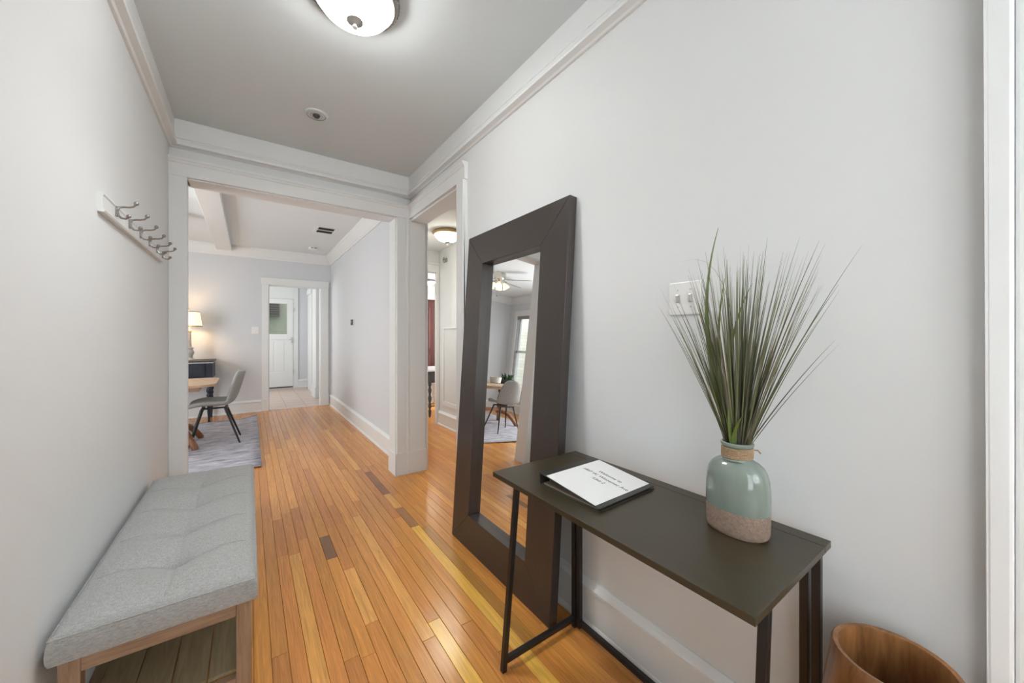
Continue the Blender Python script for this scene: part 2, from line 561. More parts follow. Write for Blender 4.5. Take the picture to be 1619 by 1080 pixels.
sp(0.925, 0.60, 2.44, BRIGHT)
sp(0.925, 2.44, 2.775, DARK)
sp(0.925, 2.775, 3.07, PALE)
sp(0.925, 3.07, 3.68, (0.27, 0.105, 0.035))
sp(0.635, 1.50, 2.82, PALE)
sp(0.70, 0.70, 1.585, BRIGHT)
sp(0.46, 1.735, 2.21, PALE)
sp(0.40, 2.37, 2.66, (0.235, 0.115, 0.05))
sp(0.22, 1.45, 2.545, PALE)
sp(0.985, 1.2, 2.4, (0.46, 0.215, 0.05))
planks = []
regions = [(DXL, XR + 0.15, REAR, YF), (XR + 0.15, 4.4, 1.5, 8.6)]
for ri, (x0, x1, y0, y1) in enumerate(regions):
    for k in range(col_of(x0), col_of(x1) + 1):
        a, b = 0.19 + k * PITCH, 0.19 + (k + 1) * PITCH
        a, b = max(a, x0), min(b, x1)
        if b - a < 0.004:
            continue
        if ri == 0 and b < XL - 0.15:
            ys = YB
        else:
            ys = y0
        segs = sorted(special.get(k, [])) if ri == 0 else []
        y = ys - random.random() * 0.5
        cuts = []
        rng = random.Random(k * 31 + ri)
        while y < y1:
            nxt = [s for s in segs if s[0] >= y - 1e-6]
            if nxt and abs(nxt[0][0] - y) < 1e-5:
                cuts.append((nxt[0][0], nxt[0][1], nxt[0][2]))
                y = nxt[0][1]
                continue
            e = y + rng.choice([0.6, 0.9, 1.2, 1.5, 1.8, 2.1]) * rng.uniform(0.85, 1.15)
            if nxt:
                if e > nxt[0][0] - 0.25:
                    e = nxt[0][0]
            t = rng.choice(TONES)
            if rng.random() < 0.06:
                t = PALE
            g = rng.uniform(0.9, 1.08)
            cuts.append((y, e, tuple(c * g for c in t)))
            y = e
        for c0, c1, t in cuts:
            c0, c1 = max(c0, ys), min(c1, y1)
            if c1 - c0 > 0.01:
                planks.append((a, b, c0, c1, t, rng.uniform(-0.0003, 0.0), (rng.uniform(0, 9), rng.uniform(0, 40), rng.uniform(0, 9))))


def seen_size(p):
    a, b, c0, c1 = p[:4]
    x, y = (a + b) / 2, None
    best = 0
    for i in range(5):
        y = c0 + (c1 - c0) * (i + 0.5) / 5
        f = 0.579 * x + 0.815 * y
        if f < 0.3:
            continue
        u = (0.815 * x - 0.579 * y) / f
        v = 1.3 / f
        if abs(u) > 1.40 or v > 0.96:
            continue
        if y < YB and not (XL < x < XR + 0.02) and not (x > XR and DY0 / 1.25 < y / x < YB / 1.39):
            continue
        if y >= YB and x < XR and not (-0.36 / YB < x / y < 1.11 / YB):
            continue
        if y > YB and x >= XR and not (DY0 / 1.25 < y / x < YB / 1.39):
            continue
        best += (c1 - c0) / 5 * (b - a) / (f * f * f)
    return best


def plank_geo(p, cx=0, cy=0):
    a, b, c0, c1, t, dz, sh = p
    g, e = 0.0006, 0.0012
    a, b, c0, c1 = a + g - cx, b - g - cx, c0 + g - cy, c1 - g - cy
    zt = dz
    vs = [(a, c0, -0.006), (b, c0, -0.006), (b, c1, -0.006), (a, c1, -0.006),
          (a, c0, zt - e), (b, c0, zt - e), (b, c1, zt - e), (a, c1, zt - e),
          (a + e, c0 + e, zt), (b - e, c0 + e, zt), (b - e, c1 - e, zt), (a + e, c1 - e, zt)]
    fs = [(8, 9, 10, 11)]
    for i in range(4):
        j = (i + 1) % 4
        fs.append((i, j, 4 + j, 4 + i))
        fs.append((4 + i, 4 + j, 8 + j, 8 + i))
    return vs, fs


def plank_mesh(name, items, cx=0, cy=0):
    vs, fs, tn, sh = [], [], [], []
    for p in items:
        v, f = plank_geo(p, cx, cy)
        o = len(vs)
        vs += v
        fs += [tuple(i + o for i in q) for q in f]
        tn += [p[4]] * len(v)
        sh += [p[6]] * len(v)
    me = bpy.data.meshes.new(name)
    me.from_pydata(vs, [], fs)
    at = me.attributes.new('tone', 'FLOAT_COLOR', 'POINT')
    at.data.foreach_set('color', [c for t in tn for c in (*t, 1.0)])
    at = me.attributes.new('shift', 'FLOAT_VECTOR', 'POINT')
    at.data.foreach_set('vector', [c for t in sh for c in t])
    me.materials.append(M_floor)
    return me


planks.sort(key=seen_size, reverse=True)
for p in planks[:300]:
    cx, cy = (p[0] + p[1]) / 2, (p[2] + p[3]) / 2
    o = bpy.data.objects.new('floor_board', plank_mesh('floor_board', [p], cx, cy))
    COL.objects.link(o)
    o.parent = floor
    o.location = (cx, cy, 0)
o = bpy.data.objects.new('floor_boards', plank_mesh('floor_boards', planks[300:]))
COL.objects.link(o)
o.parent = floor
o['kind'] = 'stuff'

# ---- kitchen tiles
kf = MB().box(-1.15, 1.35, YF + 0.005, 10.85, -0.06, -0.004).build('floor_kitchen', M_grout)
struct(kf, 'pinkish beige tiled kitchen floor')
tw = 0.315
tile_me = None
ix = 0
for i in range(-5, 3):
    x = 0.553 + i * tw
    for j in range(0, 10):
        y = YF + 0.012 + j * tw
        x0, x1, y0, y1 = max(x, -1.0), min(x + tw, 1.2), y, min(y + tw, 10.70)
        if x1 - x0 < 0.02 or y1 - y0 < 0.02:
            continue
        o = MB().box(x0 + 0.003 - x, x1 - 0.003 - x, 0.003, y1 - y - 0.003, -0.004, 0.0).build('tile', M_tile, kf, loc=(x, y, 0))

# ---- trim ------------------------------------------------------------------
PR_CROWN = [(0, 2.79), (0, 2.60), (0.012, 2.60), (0.020, 2.606), (0.048, 2.612), (0.050, 2.622), (0.044, 2.640), (0.034, 2.650), (0.034, 2.657),
            (0.040, 2.660), (0.040, 2.668), (0.032, 2.672), (0.032, 2.79)]
PR_COVE = [(0, 2.79), (0, 2.625), (0.014, 2.625), (0.018, 2.645), (0.03, 2.66), (0.075, 2.745), (0.09, 2.765), (0.09, 2.79)]
PR_BASE = [(0, 0.0), (0.030, 0.0), (0.030, 0.010), (0.024, 0.022), (0.020, 0.026), (0.020, 0.158), (0.026, 0.164), (0.026, 0.178), (0.014, 0.192), (0.006, 0.205), (0, 0.205)]
PR_HEAD = [(0, 2.405), (0.026, 2.405), (0.026, 2.492), (0.032, 2.496), (0.036, 2.506), (0.044, 2.514), (0.044, 2.528), (0, 2.528)]
trim_n = [0]


def trim(prof, p0, p1, out, m=None, bevel=0):
    trim_n[0] += 1
    return struct(MB().prism(prof, p0, p1, out).build('trim_%d' % trim_n[0], m or M_trim, bevel=bevel))


def trimbox(*a, bevel=0.003):
    trim_n[0] += 1
    b = MB()
    for q in a:
        b.box(*q)
    return struct(b.build('trim_%d' % trim_n[0], M_trim, bevel=bevel))


# hall picture rails under the ceiling
trim(PR_CROWN, (XL, REAR, 0), (XL, YB, 0), (1, 0, 0))
trim(PR_CROWN, (XR, REAR, 0), (XR, YB, 0), (-1, 0, 0))
trim(PR_CROWN, (XL, YB, 0), (XR, YB, 0), (0, -1, 0))
trim(PR_CROWN, (XL, REAR, 0), (XR, REAR, 0), (0, 1, 0))
# header boards of the two openings
trim(PR_HEAD, (XL, YB, 0), (XR, YB, 0), (0, -1, 0))
trim(PR_HEAD, (XR, DY0 - 0.115, 0), (XR, YB, 0), (-1, 0, 0))
trim(PR_HEAD, (-0.56, YB2, 0), (XR, YB2, 0), (0, 1, 0))
# soffit and jambs of the wide opening
trimbox((-0.352, 1.105, YB - 0.004, YB2 + 0.004, 2.395, 2.43))
trimbox((XL, -0.353, YB - 0.024, YB, 0.0, 2.405), (-0.40, -0.366, YB - 0.004, YB2 + 0.004, 0, 2.405), (-0.52, -0.374, YB2, YB2 + 0.022, 0, 2.405))
# square post between the wide opening and the doorway: casing, bead, jamb
trimbox((1.105, 1.13, YB - 0.002, YB2 + 0.004, 0, 2.405), (1.117, 1.20, YB - 0.020, YB + 0.012, 0, 2.405), (1.13, XR, YB2, YB2 + 0.022, 0, 2.405))
trim_n[0] += 1
struct(MB().tube([(1.218, YB - 0.010, 0), (1.218, YB - 0.010, 2.405)], 0.020, 12).build('trim_%d' % trim_n[0], M_trim, smooth=True))
trimbox((1.232, 1.396, YB - 0.020, YB + 0.012, 0, 2.405))
trimbox((1.108, 1.205, YB - 0.028, YB - 0.018, 0.0, 0.205), (1.098, 1.106, YB - 0.02, YB2 + 0.012, 0, 0.205), (1.228, 1.403, YB - 0.030, YB - 0.018, 0, 0.205), bevel=0.002)
# doorway in the right wall: soffit, near jamb, near casing, far-side casing
trimbox((XR - 0.004, XR + 0.154, DY0, YB, 2.385, 2.405))
trimbox((XR - 0.004, XR + 0.154, DY0 - 0.01, DY0 + 0.012, 0, 2.395), (XR - 0.026, XR, DY0 - 0.105, DY0 + 0.012, 0, 2.405), (XR - 0.034, XR, DY0 - 0.105, DY0 - 0.085, 0.2, 2.405))
trimbox((XR + 0.15, XR + 0.172, DY0 - 0.1, DY0, 0, 2.5), (XR + 0.15, XR + 0.172, YB, YB + 0.1, 0, 2.5), (XR + 0.15, XR + 0.172, DY0, YB, 2.4, 2.5))
# casing of the closet door beside the camera
trimbox((XR - 0.045, XR, 0.020, 0.052, 0, 2.20), (XR - 0.034, XR, -0.09, 0.020, 0, 2.17), (XR - 0.034, XR, -1.10, -0.97, 0, 2.17),
        (XR - 0.045, XR, -1.12, 0.052, 2.17, 2.20), (XR - 0.034, XR, -1.0, -0.08, 2.07, 2.17), bevel=0.006)
d = struct(MB().box(XR + 0.05, XR + 0.09, -0.98, -0.08, 0.0, 2.08).build('door_1', M_trim, bevel=0.003))
for zz in ((0.2, 0.95), (1.1, 1.92)):
    MB().box(XR + 0.042, XR + 0.052, -0.84, -0.22, *zz).build('panel', M_trim, d, bevel=0.006)
# baseboards
bb_n = 0


def baseboard(side, p0, p1, out):
    return struct(MB().prism(PR_BASE, p0, p1, out).build('baseboard_' + side, M_trim, smooth=False))


baseboard('left', (XL, REAR, 0), (XL, YB - 0.024, 0), (1, 0, 0))
baseboard('right', (XR, 0.054, 0), (XR, DY0 - 0.105, 0), (-1, 0, 0))
baseboard('rear', (XL, REAR, 0), (XR, REAR, 0), (0, 1, 0))
baseboard('dining_right', (XR, YB2 + 0.02, 0), (XR, YF, 0), (-1, 0, 0))
baseboard('dining_far', (DXL, YF, 0), (0.18, YF, 0), (0, -1, 0))
baseboard('dining_left', (DXL, YB2, 0), (DXL, YF, 0), (1, 0, 0))
baseboard('dining_near', (DXL, YB2, 0), (-0.53, YB2, 0), (0, 1, 0))
baseboard('vestibule', (2.285, 1.5, 0), (2.285, 5.068, 0), (-1, 0, 0))
baseboard('kitchen_far', (1.0, 10.70, 0), (1.2, 10.70, 0), (0, -1, 0))
# dining room crown and ceiling beam
trim(PR_COVE, (XR, YB2, 0), (XR, YF, 0), (-1, 0, 0))
trim(PR_COVE, (DXL, YF, 0), (XR, YF, 0), (0, -1, 0))
trim(PR_COVE, (DXL, YB2, 0), (DXL, YF, 0), (1, 0, 0))
trim(PR_COVE, (DXL, YB2, 0), (XR, YB2, 0), (0, 1, 0))
trimbox((-0.435, -0.235, YB2, YF - 0.02, 2.70, CEIL), bevel=0.006)
# far doorway casing
trimbox((0.176, 0.272, YF - 0.024, YF, 0, 2.19), (1.094, 1.215, YF - 0.024, YF, 0, 2.19), (0.165, 1.225, YF - 0.030, YF, 2.19, 2.305), (0.155, 1.232, YF - 0.042, YF, 2.295, 2.312))
trimbox((0.262, 0.284, YF - 0.004, YF + 0.144, 0, 2.19), (1.08, 1.10, YF - 0.004, YF + 0.144, 0, 2.19), (0.27, 1.09, YF - 0.004, YF + 0.144, 2.18, 2.20))
trimbox((0.168, 0.276, YF - 0.030, YF - 0.022, 0, 0.21), (1.09, 1.222, YF - 0.030, YF - 0.022, 0, 0.21))
struct(MB().box(0.284, 1.08, YF - 0.01, YF + 0.03, -0.004, 0.004).build('trim_threshold', M_tile))
# vestibule far doorway casing, cap and closet panel on its right wall
trimbox((2.236, 2.283, 5.068, 5.09, 0, 2.23), (1.43, 1.53, 5.068, 5.09, 0, 2.23), (1.43, 2.283, 5.066, 5.09, 2.23, 2.34), (1.42, 2.284, 5.05, 5.09, 2.34, 2.365), (2.244, 2.258, 5.088, 5.134, 0, 2.23), (1.515, 1.53, 5.088, 5.134, 0, 2.23))
pan = MB()
for q in ((2.277, 2.285, 4.12, 4.16, 0.30, 1.40), (2.277, 2.285, 4.90, 4.94, 0.30, 1.40), (2.277, 2.285, 4.16, 4.90, 0.30, 0.36), (2.275, 2.285, 4.10, 4.96, 1.40, 1.412)):
    pan.box(*q)
trim_n[0] += 1
struct(pan.build('trim_%d' % trim_n[0], M_trim, bevel=0.002))
hn = MB().box(2.232, 2.237, 5.072, 5.086, 1.93, 2.05)
hn.tube([(2.231, 5.079, 1.92), (2.231, 5.079, 2.06)], 0.006, 8)
tag(hn.build('door_hinge', M_nickel), 'small old metal hinge on the white door casing beyond the doorway', 'hinge')

# kitchen: back door with pane, transom boards, side casings
kd = struct(MB().box(0.105, 0.235, 10.66, 10.70, 0.035, 2.21).box(0.76, 0.885, 10.66, 10.70, 0.035, 2.21).box(0.235, 0.76, 10.66, 10.70, 2.09, 2.21)
            .box(0.235, 0.76, 10.66, 10.70, 1.21, 1.34).box(0.235, 0.76, 10.66, 10.70, 0.035, 0.40).build('door_2', M_trim, bevel=0.004))
kd['label'] = 'white half-glazed back door at the end of the kitchen'
MB().box(0.235, 0.76, 10.675, 10.69, 0.40, 1.21).build('panel', M_trim, kd)
MB().box(0.30, 0.48, 10.668, 10.69, 0.44, 1.17).box(0.50, 0.70, 10.668, 10.69, 0.44, 1.17).build('panel', M_trim, kd, bevel=0.006)
MB().box(0.235, 0.76, 10.678, 10.684, 1.34, 2.09).build('pane', M_pane, kd)
kn = MB().box(0.845, 0.875, 10.652, 10.66, 1.12, 1.26).build('lock_plate', M_nickel, kd)
MB().tube([(0.86, 10.655, 1.21), (0.86, 10.61, 1.21), (0.80, 10.605, 1.21)], 0.008, 8).build('lever', M_nickel, kn, smooth=True)
for z in (0.42, 1.95):
    MB().tube([(0.893, 10.655, z - 0.05), (0.893, 10.655, z + 0.05)], 0.008, 8).build('hinge', M_nickel, kd)
MB().box(0.105, 0.885, 10.655, 10.66, 0.02, 0.05).build('door_sweep', M_darkplastic, kd)
trimbox((0.892, 1.0, 10.675, 10.70, 0, 2.60), (0.0, 0.102, 10.675, 10.70, 0, 2.60), (0.1, 0.892, 10.68, 10.70, 2.215, 2.26), (0.1, 0.892, 10.68, 10.70, 2.38, 2.46), (0.1, 0.892, 10.685, 10.70, 2.26, 2.60), (0.80, 0.892, 10.676, 10.70, 2.22, 2.60))
trimbox((1.165, 1.20, 9.62, 10.22, 0, 2.28), (1.14, 1.20, 9.58, 10.26, 2.28, 2.40))
trimbox((1.125, 1.20, 8.60, 9.16, 0, 2.36), (1.11, 1.20, 8.56, 9.2, 2.36, 2.46), (1.11, 1.20, 8.60, 9.18, 0, 0.22))
# the yard behind the glazed door and behind the dining window
M_yard = mat('olive_render', (0.27, 0.28, 0.215), 0.9, 0.2, var=0.1, vscale=2)
yw = MB().box(-2.2, 3.2, 12.6, 12.8, -0.5, 3.4).build('wall_yard', M_yard)
struct(yw)
ac = thing('air_conditioner', 'dark grey slatted air conditioner box seen through the back door pane', 'air conditioner', (0.42, 12.48, 2.12))
MB().box(-0.30, 0.30, -0.05, 0.12, -0.26, 0.26).build('housing', mat('grey_brown_metal', (0.16, 0.145, 0.12), 0.6, 0.3), ac, bevel=0.01)
for i in range(7):
    MB().box(-0.27, 0.27, -0.065, -0.045, -0.22 + i * 0.066, -0.185 + i * 0.066).build('slat', mat('dark_slat', (0.06, 0.055, 0.05), 0.6, 0.3), ac)


def brick_mat():
    m = bpy.data.materials.new('pale_brick')
    m.use_nodes = True
    nt = m.node_tree
    b = nt.nodes['Principled BSDF']
    b.inputs['Roughness'].default_value = 0.9
    tc = nt.nodes.new('ShaderNodeTexCoord')
    mp = nt.nodes.new('ShaderNodeMapping')
    mp.inputs['Rotation'].default_value = (R(90), 0, R(90))
    nt.links.new(tc.outputs['Object'], mp.inputs[0])
    br = nt.nodes.new('ShaderNodeTexBrick')
    br.inputs['Color1'].default_value = (0.80, 0.75, 0.62, 1)
    br.inputs['Color2'].default_value = (0.70, 0.66, 0.55, 1)
    br.inputs['Mortar'].default_value = (0.5, 0.48, 0.42, 1)
    br.inputs['Scale'].default_value = 4.5
    nt.links.new(mp.outputs[0], br.inputs[0])
    nt.links.new(br.outputs[0], b.inputs['Base Color'])
    return m


struct(MB().box(-5.6, -5.4, 2.0, 12.0, -0.5, 3.2).build('wall_neighbour', brick_mat()))
struct(MB().box(-6, 6, -4, 14, -0.6, -0.5).build('ground', mat('grey_ground', (0.3, 0.3, 0.28), 0.9, 0.2)))


# ---- windows
def window(name, axis, pos, a0, a1, z0, z1, side, label, blind=False, bottom=True):
    """sash window in a wall; axis 'x' = wall plane at x = pos, axis 'y' = wall plane at y = pos; side = direction into the room"""
    def bx(m, d0, d1, s0, s1, q0, q1):
        d0, d1 = pos + side * d0, pos + side * d1
        lo, hi = min(d0, d1), max(d0, d1)
        if axis == 'x':
            m.box(lo, hi, s0, s1, q0, q1)
        else:
            m.box(s0, s1, lo, hi, q0, q1)
    m = MB()
    bx(m, -0.02, 0.024, a0 - 0.10, a0, z0 - 0.02, z1 + 0.02)
    bx(m, -0.02, 0.024, a1, a1 + 0.10, z0 - 0.02, z1 + 0.02)
    bx(m, -0.02, 0.028, a0 - 0.11, a1 + 0.11, z1 - 0.005, z1 + 0.13)
    w = struct(m.build(name, M_trim, bevel=0.004), label)
    m = MB()
    mid = (z0 + z1) / 2
    for d, q0, q1 in ((-0.07, mid - 0.02, z1), (-0.04, z0, mid + 0.02)):
        bx(m, d - 0.02, d, a0, a0 + 0.05, q0, q1)
        bx(m, d - 0.02, d, a1 - 0.05, a1, q0, q1)
        bx(m, d - 0.02, d, a0, a1, q0, q0 + 0.05)
        bx(m, d - 0.02, d, a0, a1, q1 - 0.05, q1)
    m.build('sash', M_trim, w, bevel=0.003)
    for d, q0, q1 in ((-0.08, mid, z1), (-0.05, z0, mid)):
        m = MB()
        bx(m, d - 0.002, d + 0.002, a0 + 0.03, a1 - 0.03, q0 + 0.03, q1 - 0.03)
        m.build('pane', M_pane, w)
    m = MB()
    bx(m, -0.02, 0.07, a0 - 0.13, a1 + 0.13, z0 - 0.045, z0 - 0.015)
    bx(m, 0.0, 0.02, a0 - 0.11, a1 + 0.11, z0 - 0.14, z0 - 0.045)
    m.build('window_sill', M_trim, w, bevel=0.004)
    if blind:
        m = MB()
        bx(m, -0.03, 0.01, a0 + 0.01, a1 - 0.01, z1 - 0.075, z1 - 0.012)
        m.build('blind_headrail', mat('taupe_blind', (0.30, 0.28, 0.25), 0.6, 0.3), w, bevel=0.004)
    return w


window('window_1', 'x', DXL, 6.35, 7.36, 0.58, 2.32, 1, 'tall white dining room window seen in the mirror', blind=True)
window('added_window_2', 'x', DXL, 3.95, 5.55, 0.58, 2.32, 1, 'unseen dining room window added to bring in more daylight')
window('window_3', 'y', REAR, -0.25, 1.05, 1.2, 2.4, 1, 'window at the near end of the hall')
window('added_window_6', 'x', XL, -1.60, -0.50, 0.58, 2.32, 1, 'unseen side window added beside the camera to light the right wall')
window('added_window_4', 'x', -1.0, 8.7, 9.9, 0.95, 2.25, 1, 'unseen window added to light the kitchen')
window('window_5', 'x', 4.40, 5.9, 7.3, 0.75, 2.25, -1, 'bedroom window')

# ------------------------------------------------------------------ floor mirror
TILT = R(3.72)
W, L, FR, TH = 0.965, 1.958, 0.197, 0.046
mr = thing('floor_mirror', 'tall floor mirror in a wide dark espresso wood frame leaning on the wall', 'mirror', (1.082, 1.7205, 0.0))
# local frame: x = depth (back is +x), y = width, z = up; leaned about the bottom edge
mr.rotation_euler = (0, TILT, 0)
h = W / 2


def miter(name, pts, m):
    """frame member: outer edge a-b, inner edge c-d, mitred; front face flat, inner wall down to the glass"""
    (ay, az), (by, bz), (cy, cz), (dy, dz) = pts
    vs = [(0, ay, az), (0, by, bz), (0, cy, cz), (0, dy, dz), (TH, ay, az), (TH, by, bz), (TH, cy, cz), (TH, dy, dz)]
    b = MB().add(vs, [(0, 1, 2, 3), (4, 7, 6, 5), (0, 4, 5, 1), (1, 5, 6, 2), (2, 6, 7, 3), (3, 7, 4, 0)])
    return b.build(name, m, mr, bevel=0.0022)


i0, i1 = -h + FR, h - FR
g_ = 0.0014
miter('frame_stile', [(-h, g_), (-h, L - g_), (i0, L - FR - g_), (i0, FR + g_)], M_espresso_v)
miter('frame_stile', [(h, g_), (i1, FR + g_), (i1, L - FR - g_), (h, L - g_)], M_espresso_v)
miter('frame_rail', [(-h, L), (h, L), (i1, L - FR), (i0, L - FR)], M_espresso_h)
miter('frame_rail', [(-h, 0), (i0, FR), (i1, FR), (h, 0)], M_espresso_h)
MB().box(TH - 0.0035, TH - 0.0015, i0 - 0.004, i1 + 0.004, FR - 0.004, L - FR + 0.004).build('mirror_glass', M_mirror, mr)
MB().box(TH - 0.0015, TH - 0.0005, i0 - 0.04, i1 + 0.04, FR - 0.04, L - FR + 0.04).build('backing_board', M_darkplastic, mr)
# ------------------------------------------------------------------ console table
CT = thing('console_table', 'narrow dark brown console table with slim black metal legs against the wall', 'table', (1.0, 0.755, 0))
tz, tx0, tx1, ty0, ty1 = 0.775, 0.767 - 1.0, 1.214 - 1.0, 0.298 - 0.755, 1.208 - 0.755
top = MB().box(tx0, tx1 - 0.047, ty0, ty1, tz - 0.018, tz).build('tabletop', M_tabletop, CT, bevel=0.0015)
MB().box(tx1 - 0.0455, tx1, ty0, ty1, tz - 0.018, tz).build('tabletop_strip', M_tabletop, CT, bevel=0.0015)
s = 0.020
fx_t, fx_b, bx_ = 0.872 - 1.0, 0.802 - 1.0, 1.186 - 1.0
for yy, sg in ((ty1 - 0.022, -1), (ty0 + 0.022, 1)):
    MB().beam((fx_b, yy, 0.0), (fx_t, yy, tz - 0.018), s, s, up=(0, 1, 0)).build('leg', M_black, CT, bevel=0.002)
    MB().beam((bx_, yy, 0.0), (bx_, yy, tz - 0.018), s, s, up=(0, 1, 0)).build('leg', M_black, CT, bevel=0.002)
    MB().beam((fx_b + 0.008, yy, 0.040), (bx_ - 0.01, yy, 0.040), s, s).build('side_stretcher', M_black, CT, bevel=0.002)
    MB().beam((fx_t, yy, tz - 0.030), (bx_ - 0.01, yy, tz - 0.030), s, s).build('side_rail', M_black, CT, bevel=0.002)
    yb = yy + sg * 0.026
    MB().beam((bx_ + 0.004, yb, 0.012), (bx_ + 0.004, yb, tz - 0.018), s, s, up=(0, 1, 0)).build('back_post', M_black, CT, bevel=0.002)
MB().beam((bx_ + 0.004, ty0 + 0.06, 0.034), (bx_ + 0.004, ty1 - 0.06, 0.034), s, s).build('back_stretcher', M_black, CT, bevel=0.002)
MB().beam((bx_ + 0.004, ty0 + 0.06, tz - 0.030), (bx_ + 0.004, ty1 - 0.06, tz - 0.030), s, s).build('back_rail', M_black, CT, bevel=0.002)

# ------------------------------------------------------------------ binder
bd = thing('ring_binder', 'black ring binder with a white printed cover sheet lying on the console table', 'binder', (0.985, 0.88, tz), R(1.2))
# local: x towards the wall, +y is the spine, -y the opening edge
M_binder = mat('charcoal_vinyl', (0.035, 0.033, 0.028), 0.35, 0.5)
bl, bw = 0.142, 0.134


def slab(y0, z0, y1, z1, t, x0=-bl, x1=bl):
    vs = [(x0, y0, z0), (x1, y0, z0), (x1, y1, z1), (x0, y1, z1), (x0, y0, z0 + t), (x1, y0, z0 + t), (x1, y1, z1 + t), (x0, y1, z1 + t)]
    return MB().add(vs, [(0, 3, 2, 1), (4, 5, 6, 7), (0, 1, 5, 4), (1, 2, 6, 5), (2, 3, 7, 6), (3, 0, 4, 7)])


slab(-bw, 0.0, bw, 0.0, 0.003).build('back_cover', M_binder, bd, bevel=0.001)
slab(-bw, 0.0085, bw, 0.0365, 0.003).build('front_cover', M_binder, bd, bevel=0.001)
MB().box(-bl, bl, bw - 0.001, bw + 0.003, 0.0, 0.0395).build('spine', M_binder, bd, bevel=0.001)
for i in range(3):
    x = -0.108 + 0.108 * i
    pts = [(x, 0.105 + 0.014 * math.cos(a), 0.018 + 0.014 * math.sin(a)) for a in [2 * math.pi * k / 14 for k in range(15)]]
    MB().tube(pts, 0.0016, 6, cap=False).build('ring', M_nickel, bd, smooth=True)
MB().box(-0.125, 0.125, 0.098, 0.112, 0.0032, 0.006).build('ring_mechanism', M_nickel, bd)
slab(-bw + 0.012, 0.0032, 0.118, 0.0032, 0.0045, -bl + 0.006, bl - 0.006).build('page_stack', mat('brown_paper', (0.30, 0.24, 0.19), 0.7, 0.2), bd)
# cover sheet lies on the sloping front cover
sa = math.atan2(0.028, 2 * bw)
cs = slab(-bw + 0.018, 0.0085 + 0.0032 + 0.018 * math.tan(sa), bw - 0.030, 0.0085 + 0.0032 + (2 * bw - 0.030) * math.tan(sa), 0.0006, -bl + 0.003, bl - 0.003).build('cover_sheet', M_paper, bd)
for i, (txt, w_, px) in enumerate((('Welcome to', 0.0125, 0.052), ('1807 W. Winnemac Ave', 0.0125, 0.022), ('Unit 2', 0.0125, -0.008))):
    cu = bpy.data.curves.new('cover_text', 'FONT')
    cu.body = txt
    cu.align_x = 'CENTER'
    cu.size = 0.0195
    cu.shear = 0.25
    cu.extrude = 0.0001
    cu.materials.append(M_ink)
    tmp = bpy.data.objects.new('cover_text_curve', cu)
    COL.objects.link(tmp)
    tme = bpy.data.meshes.new_from_object(tmp.evaluated_get(bpy.context.evaluated_depsgraph_get()))
    bpy.data.objects.remove(tmp)
    to = bpy.data.objects.new('cover_text', tme)
    COL.objects.link(to)
    to.parent = cs
    # text runs from +y to -y, its top towards +x (the wall)
    ex, ez = Vector((0, -math.cos(sa), -math.sin(sa))), None
    ey = Vector((1, 0, 0))
    en = ex.cross(ey)
    mtx = Matrix((ex, ey, en)).transposed().to_4x4()
    yc = -0.012
    mtx.translation = Vector((px, yc, 0.0085 + 0.0032 + (yc + bw) * math.tan(sa) + 0.0009))
    to.matrix_local = mtx

# ------------------------------------------------------------------ vase
VX, VY = 1.075, 0.462


def vase_mat():
    m = mat('celadon_glaze', (0.215, 0.262, 0.228), 0.10, 0.7, coat=0.5, var=0.16, vscale=14, bump=0.05, bscale=40, stretch=(1, 1, 0.35))
    return m


M_bisque = mat('textured_bisque', (0.30, 0.215, 0.165), 0.75, 0.3, var=0.18, vscale=120, bump=0.6, bscale=240)
M_rope = mat('jute_twine', (0.36, 0.25, 0.155), 0.9, 0.1, var=0.2, vscale=200, bump=0.2, bscale=400)
vs_ = thing('ceramic_vase', 'flattened green glazed ceramic vase with a beige foot and rope-wound neck on the console table', 'vase', (VX, VY, tz), R(0))
AX, AY = 0.056, 0.0755
lo = [(0.90, 0.0), (0.965, 0.004), (1.0, 0.014), (1.015, 0.065)]
hi = [(1.018, 0.065), (1.02, 0.10), (1.012, 0.125), (0.985, 0.147), (0.93, 0.164), (0.83, 0.178), (0.70, 0.187), (0.58, 0.192)]
MB().lathe(lo, 48, sx=AX, sy=AY, pw=2.3).build('foot', M_bisque, vs_, smooth=True)
nb = MB()
n = 48
rows = []
for r, z in hi:
    rows.append([(r * AX * math.cos(a) * (abs(math.cos(a)) ** 2.3 + abs(math.sin(a)) ** 2.3) ** (-1 / 2.3),
                  r * AY * math.sin(a) * (abs(math.cos(a)) ** 2.3 + abs(math.sin(a)) ** 2.3) ** (-1 / 2.3), z) for a in [2 * math.pi * k / n for k in range(n)]])
for r, z in ((0.038, 0.194), (0.0335, 0.200), (0.0335, 0.226), (0.037, 0.228), (0.0395, 0.233), (0.039, 0.238), (0.036, 0.240), (0.031, 0.237), (0.029, 0.225), (0.029, 0.10)):
    rows.append([(r * math.cos(a), r * math.sin(a), z) for a in [2 * math.pi * k / n for k in range(n)]])
vv = [p for r in rows for p in r]
ff = []
for i in range(len(rows) - 1):
    for k in range(n):
        ff.append((i * n + k, i * n + (k + 1) % n, (i + 1) * n + (k + 1) % n, (i + 1) * n + k))
nb.add(vv, ff).build('body', vase_mat(), vs_, smooth=True)
rp = MB()
turns, per = 6, 28
pts = []
for i in range(turns * per + 1):
    a = 2 * math.pi * i / per
    pts.append((0.0358 * math.cos(a), 0.0358 * math.sin(a), 0.1985 + 0.0275 * i / (turns * per)))
rp.tube(pts, 0.0027, 8)
rp.tube([(0.036 * math.cos(-1.2), 0.036 * math.sin(-1.2), 0.222), (0.048 * math.cos(-1.2), 0.047 * math.sin(-1.2), 0.2225), (0.05 * math.cos(-1.05), 0.054 * math.sin(-1.05), 0.214)], 0.002, 6)
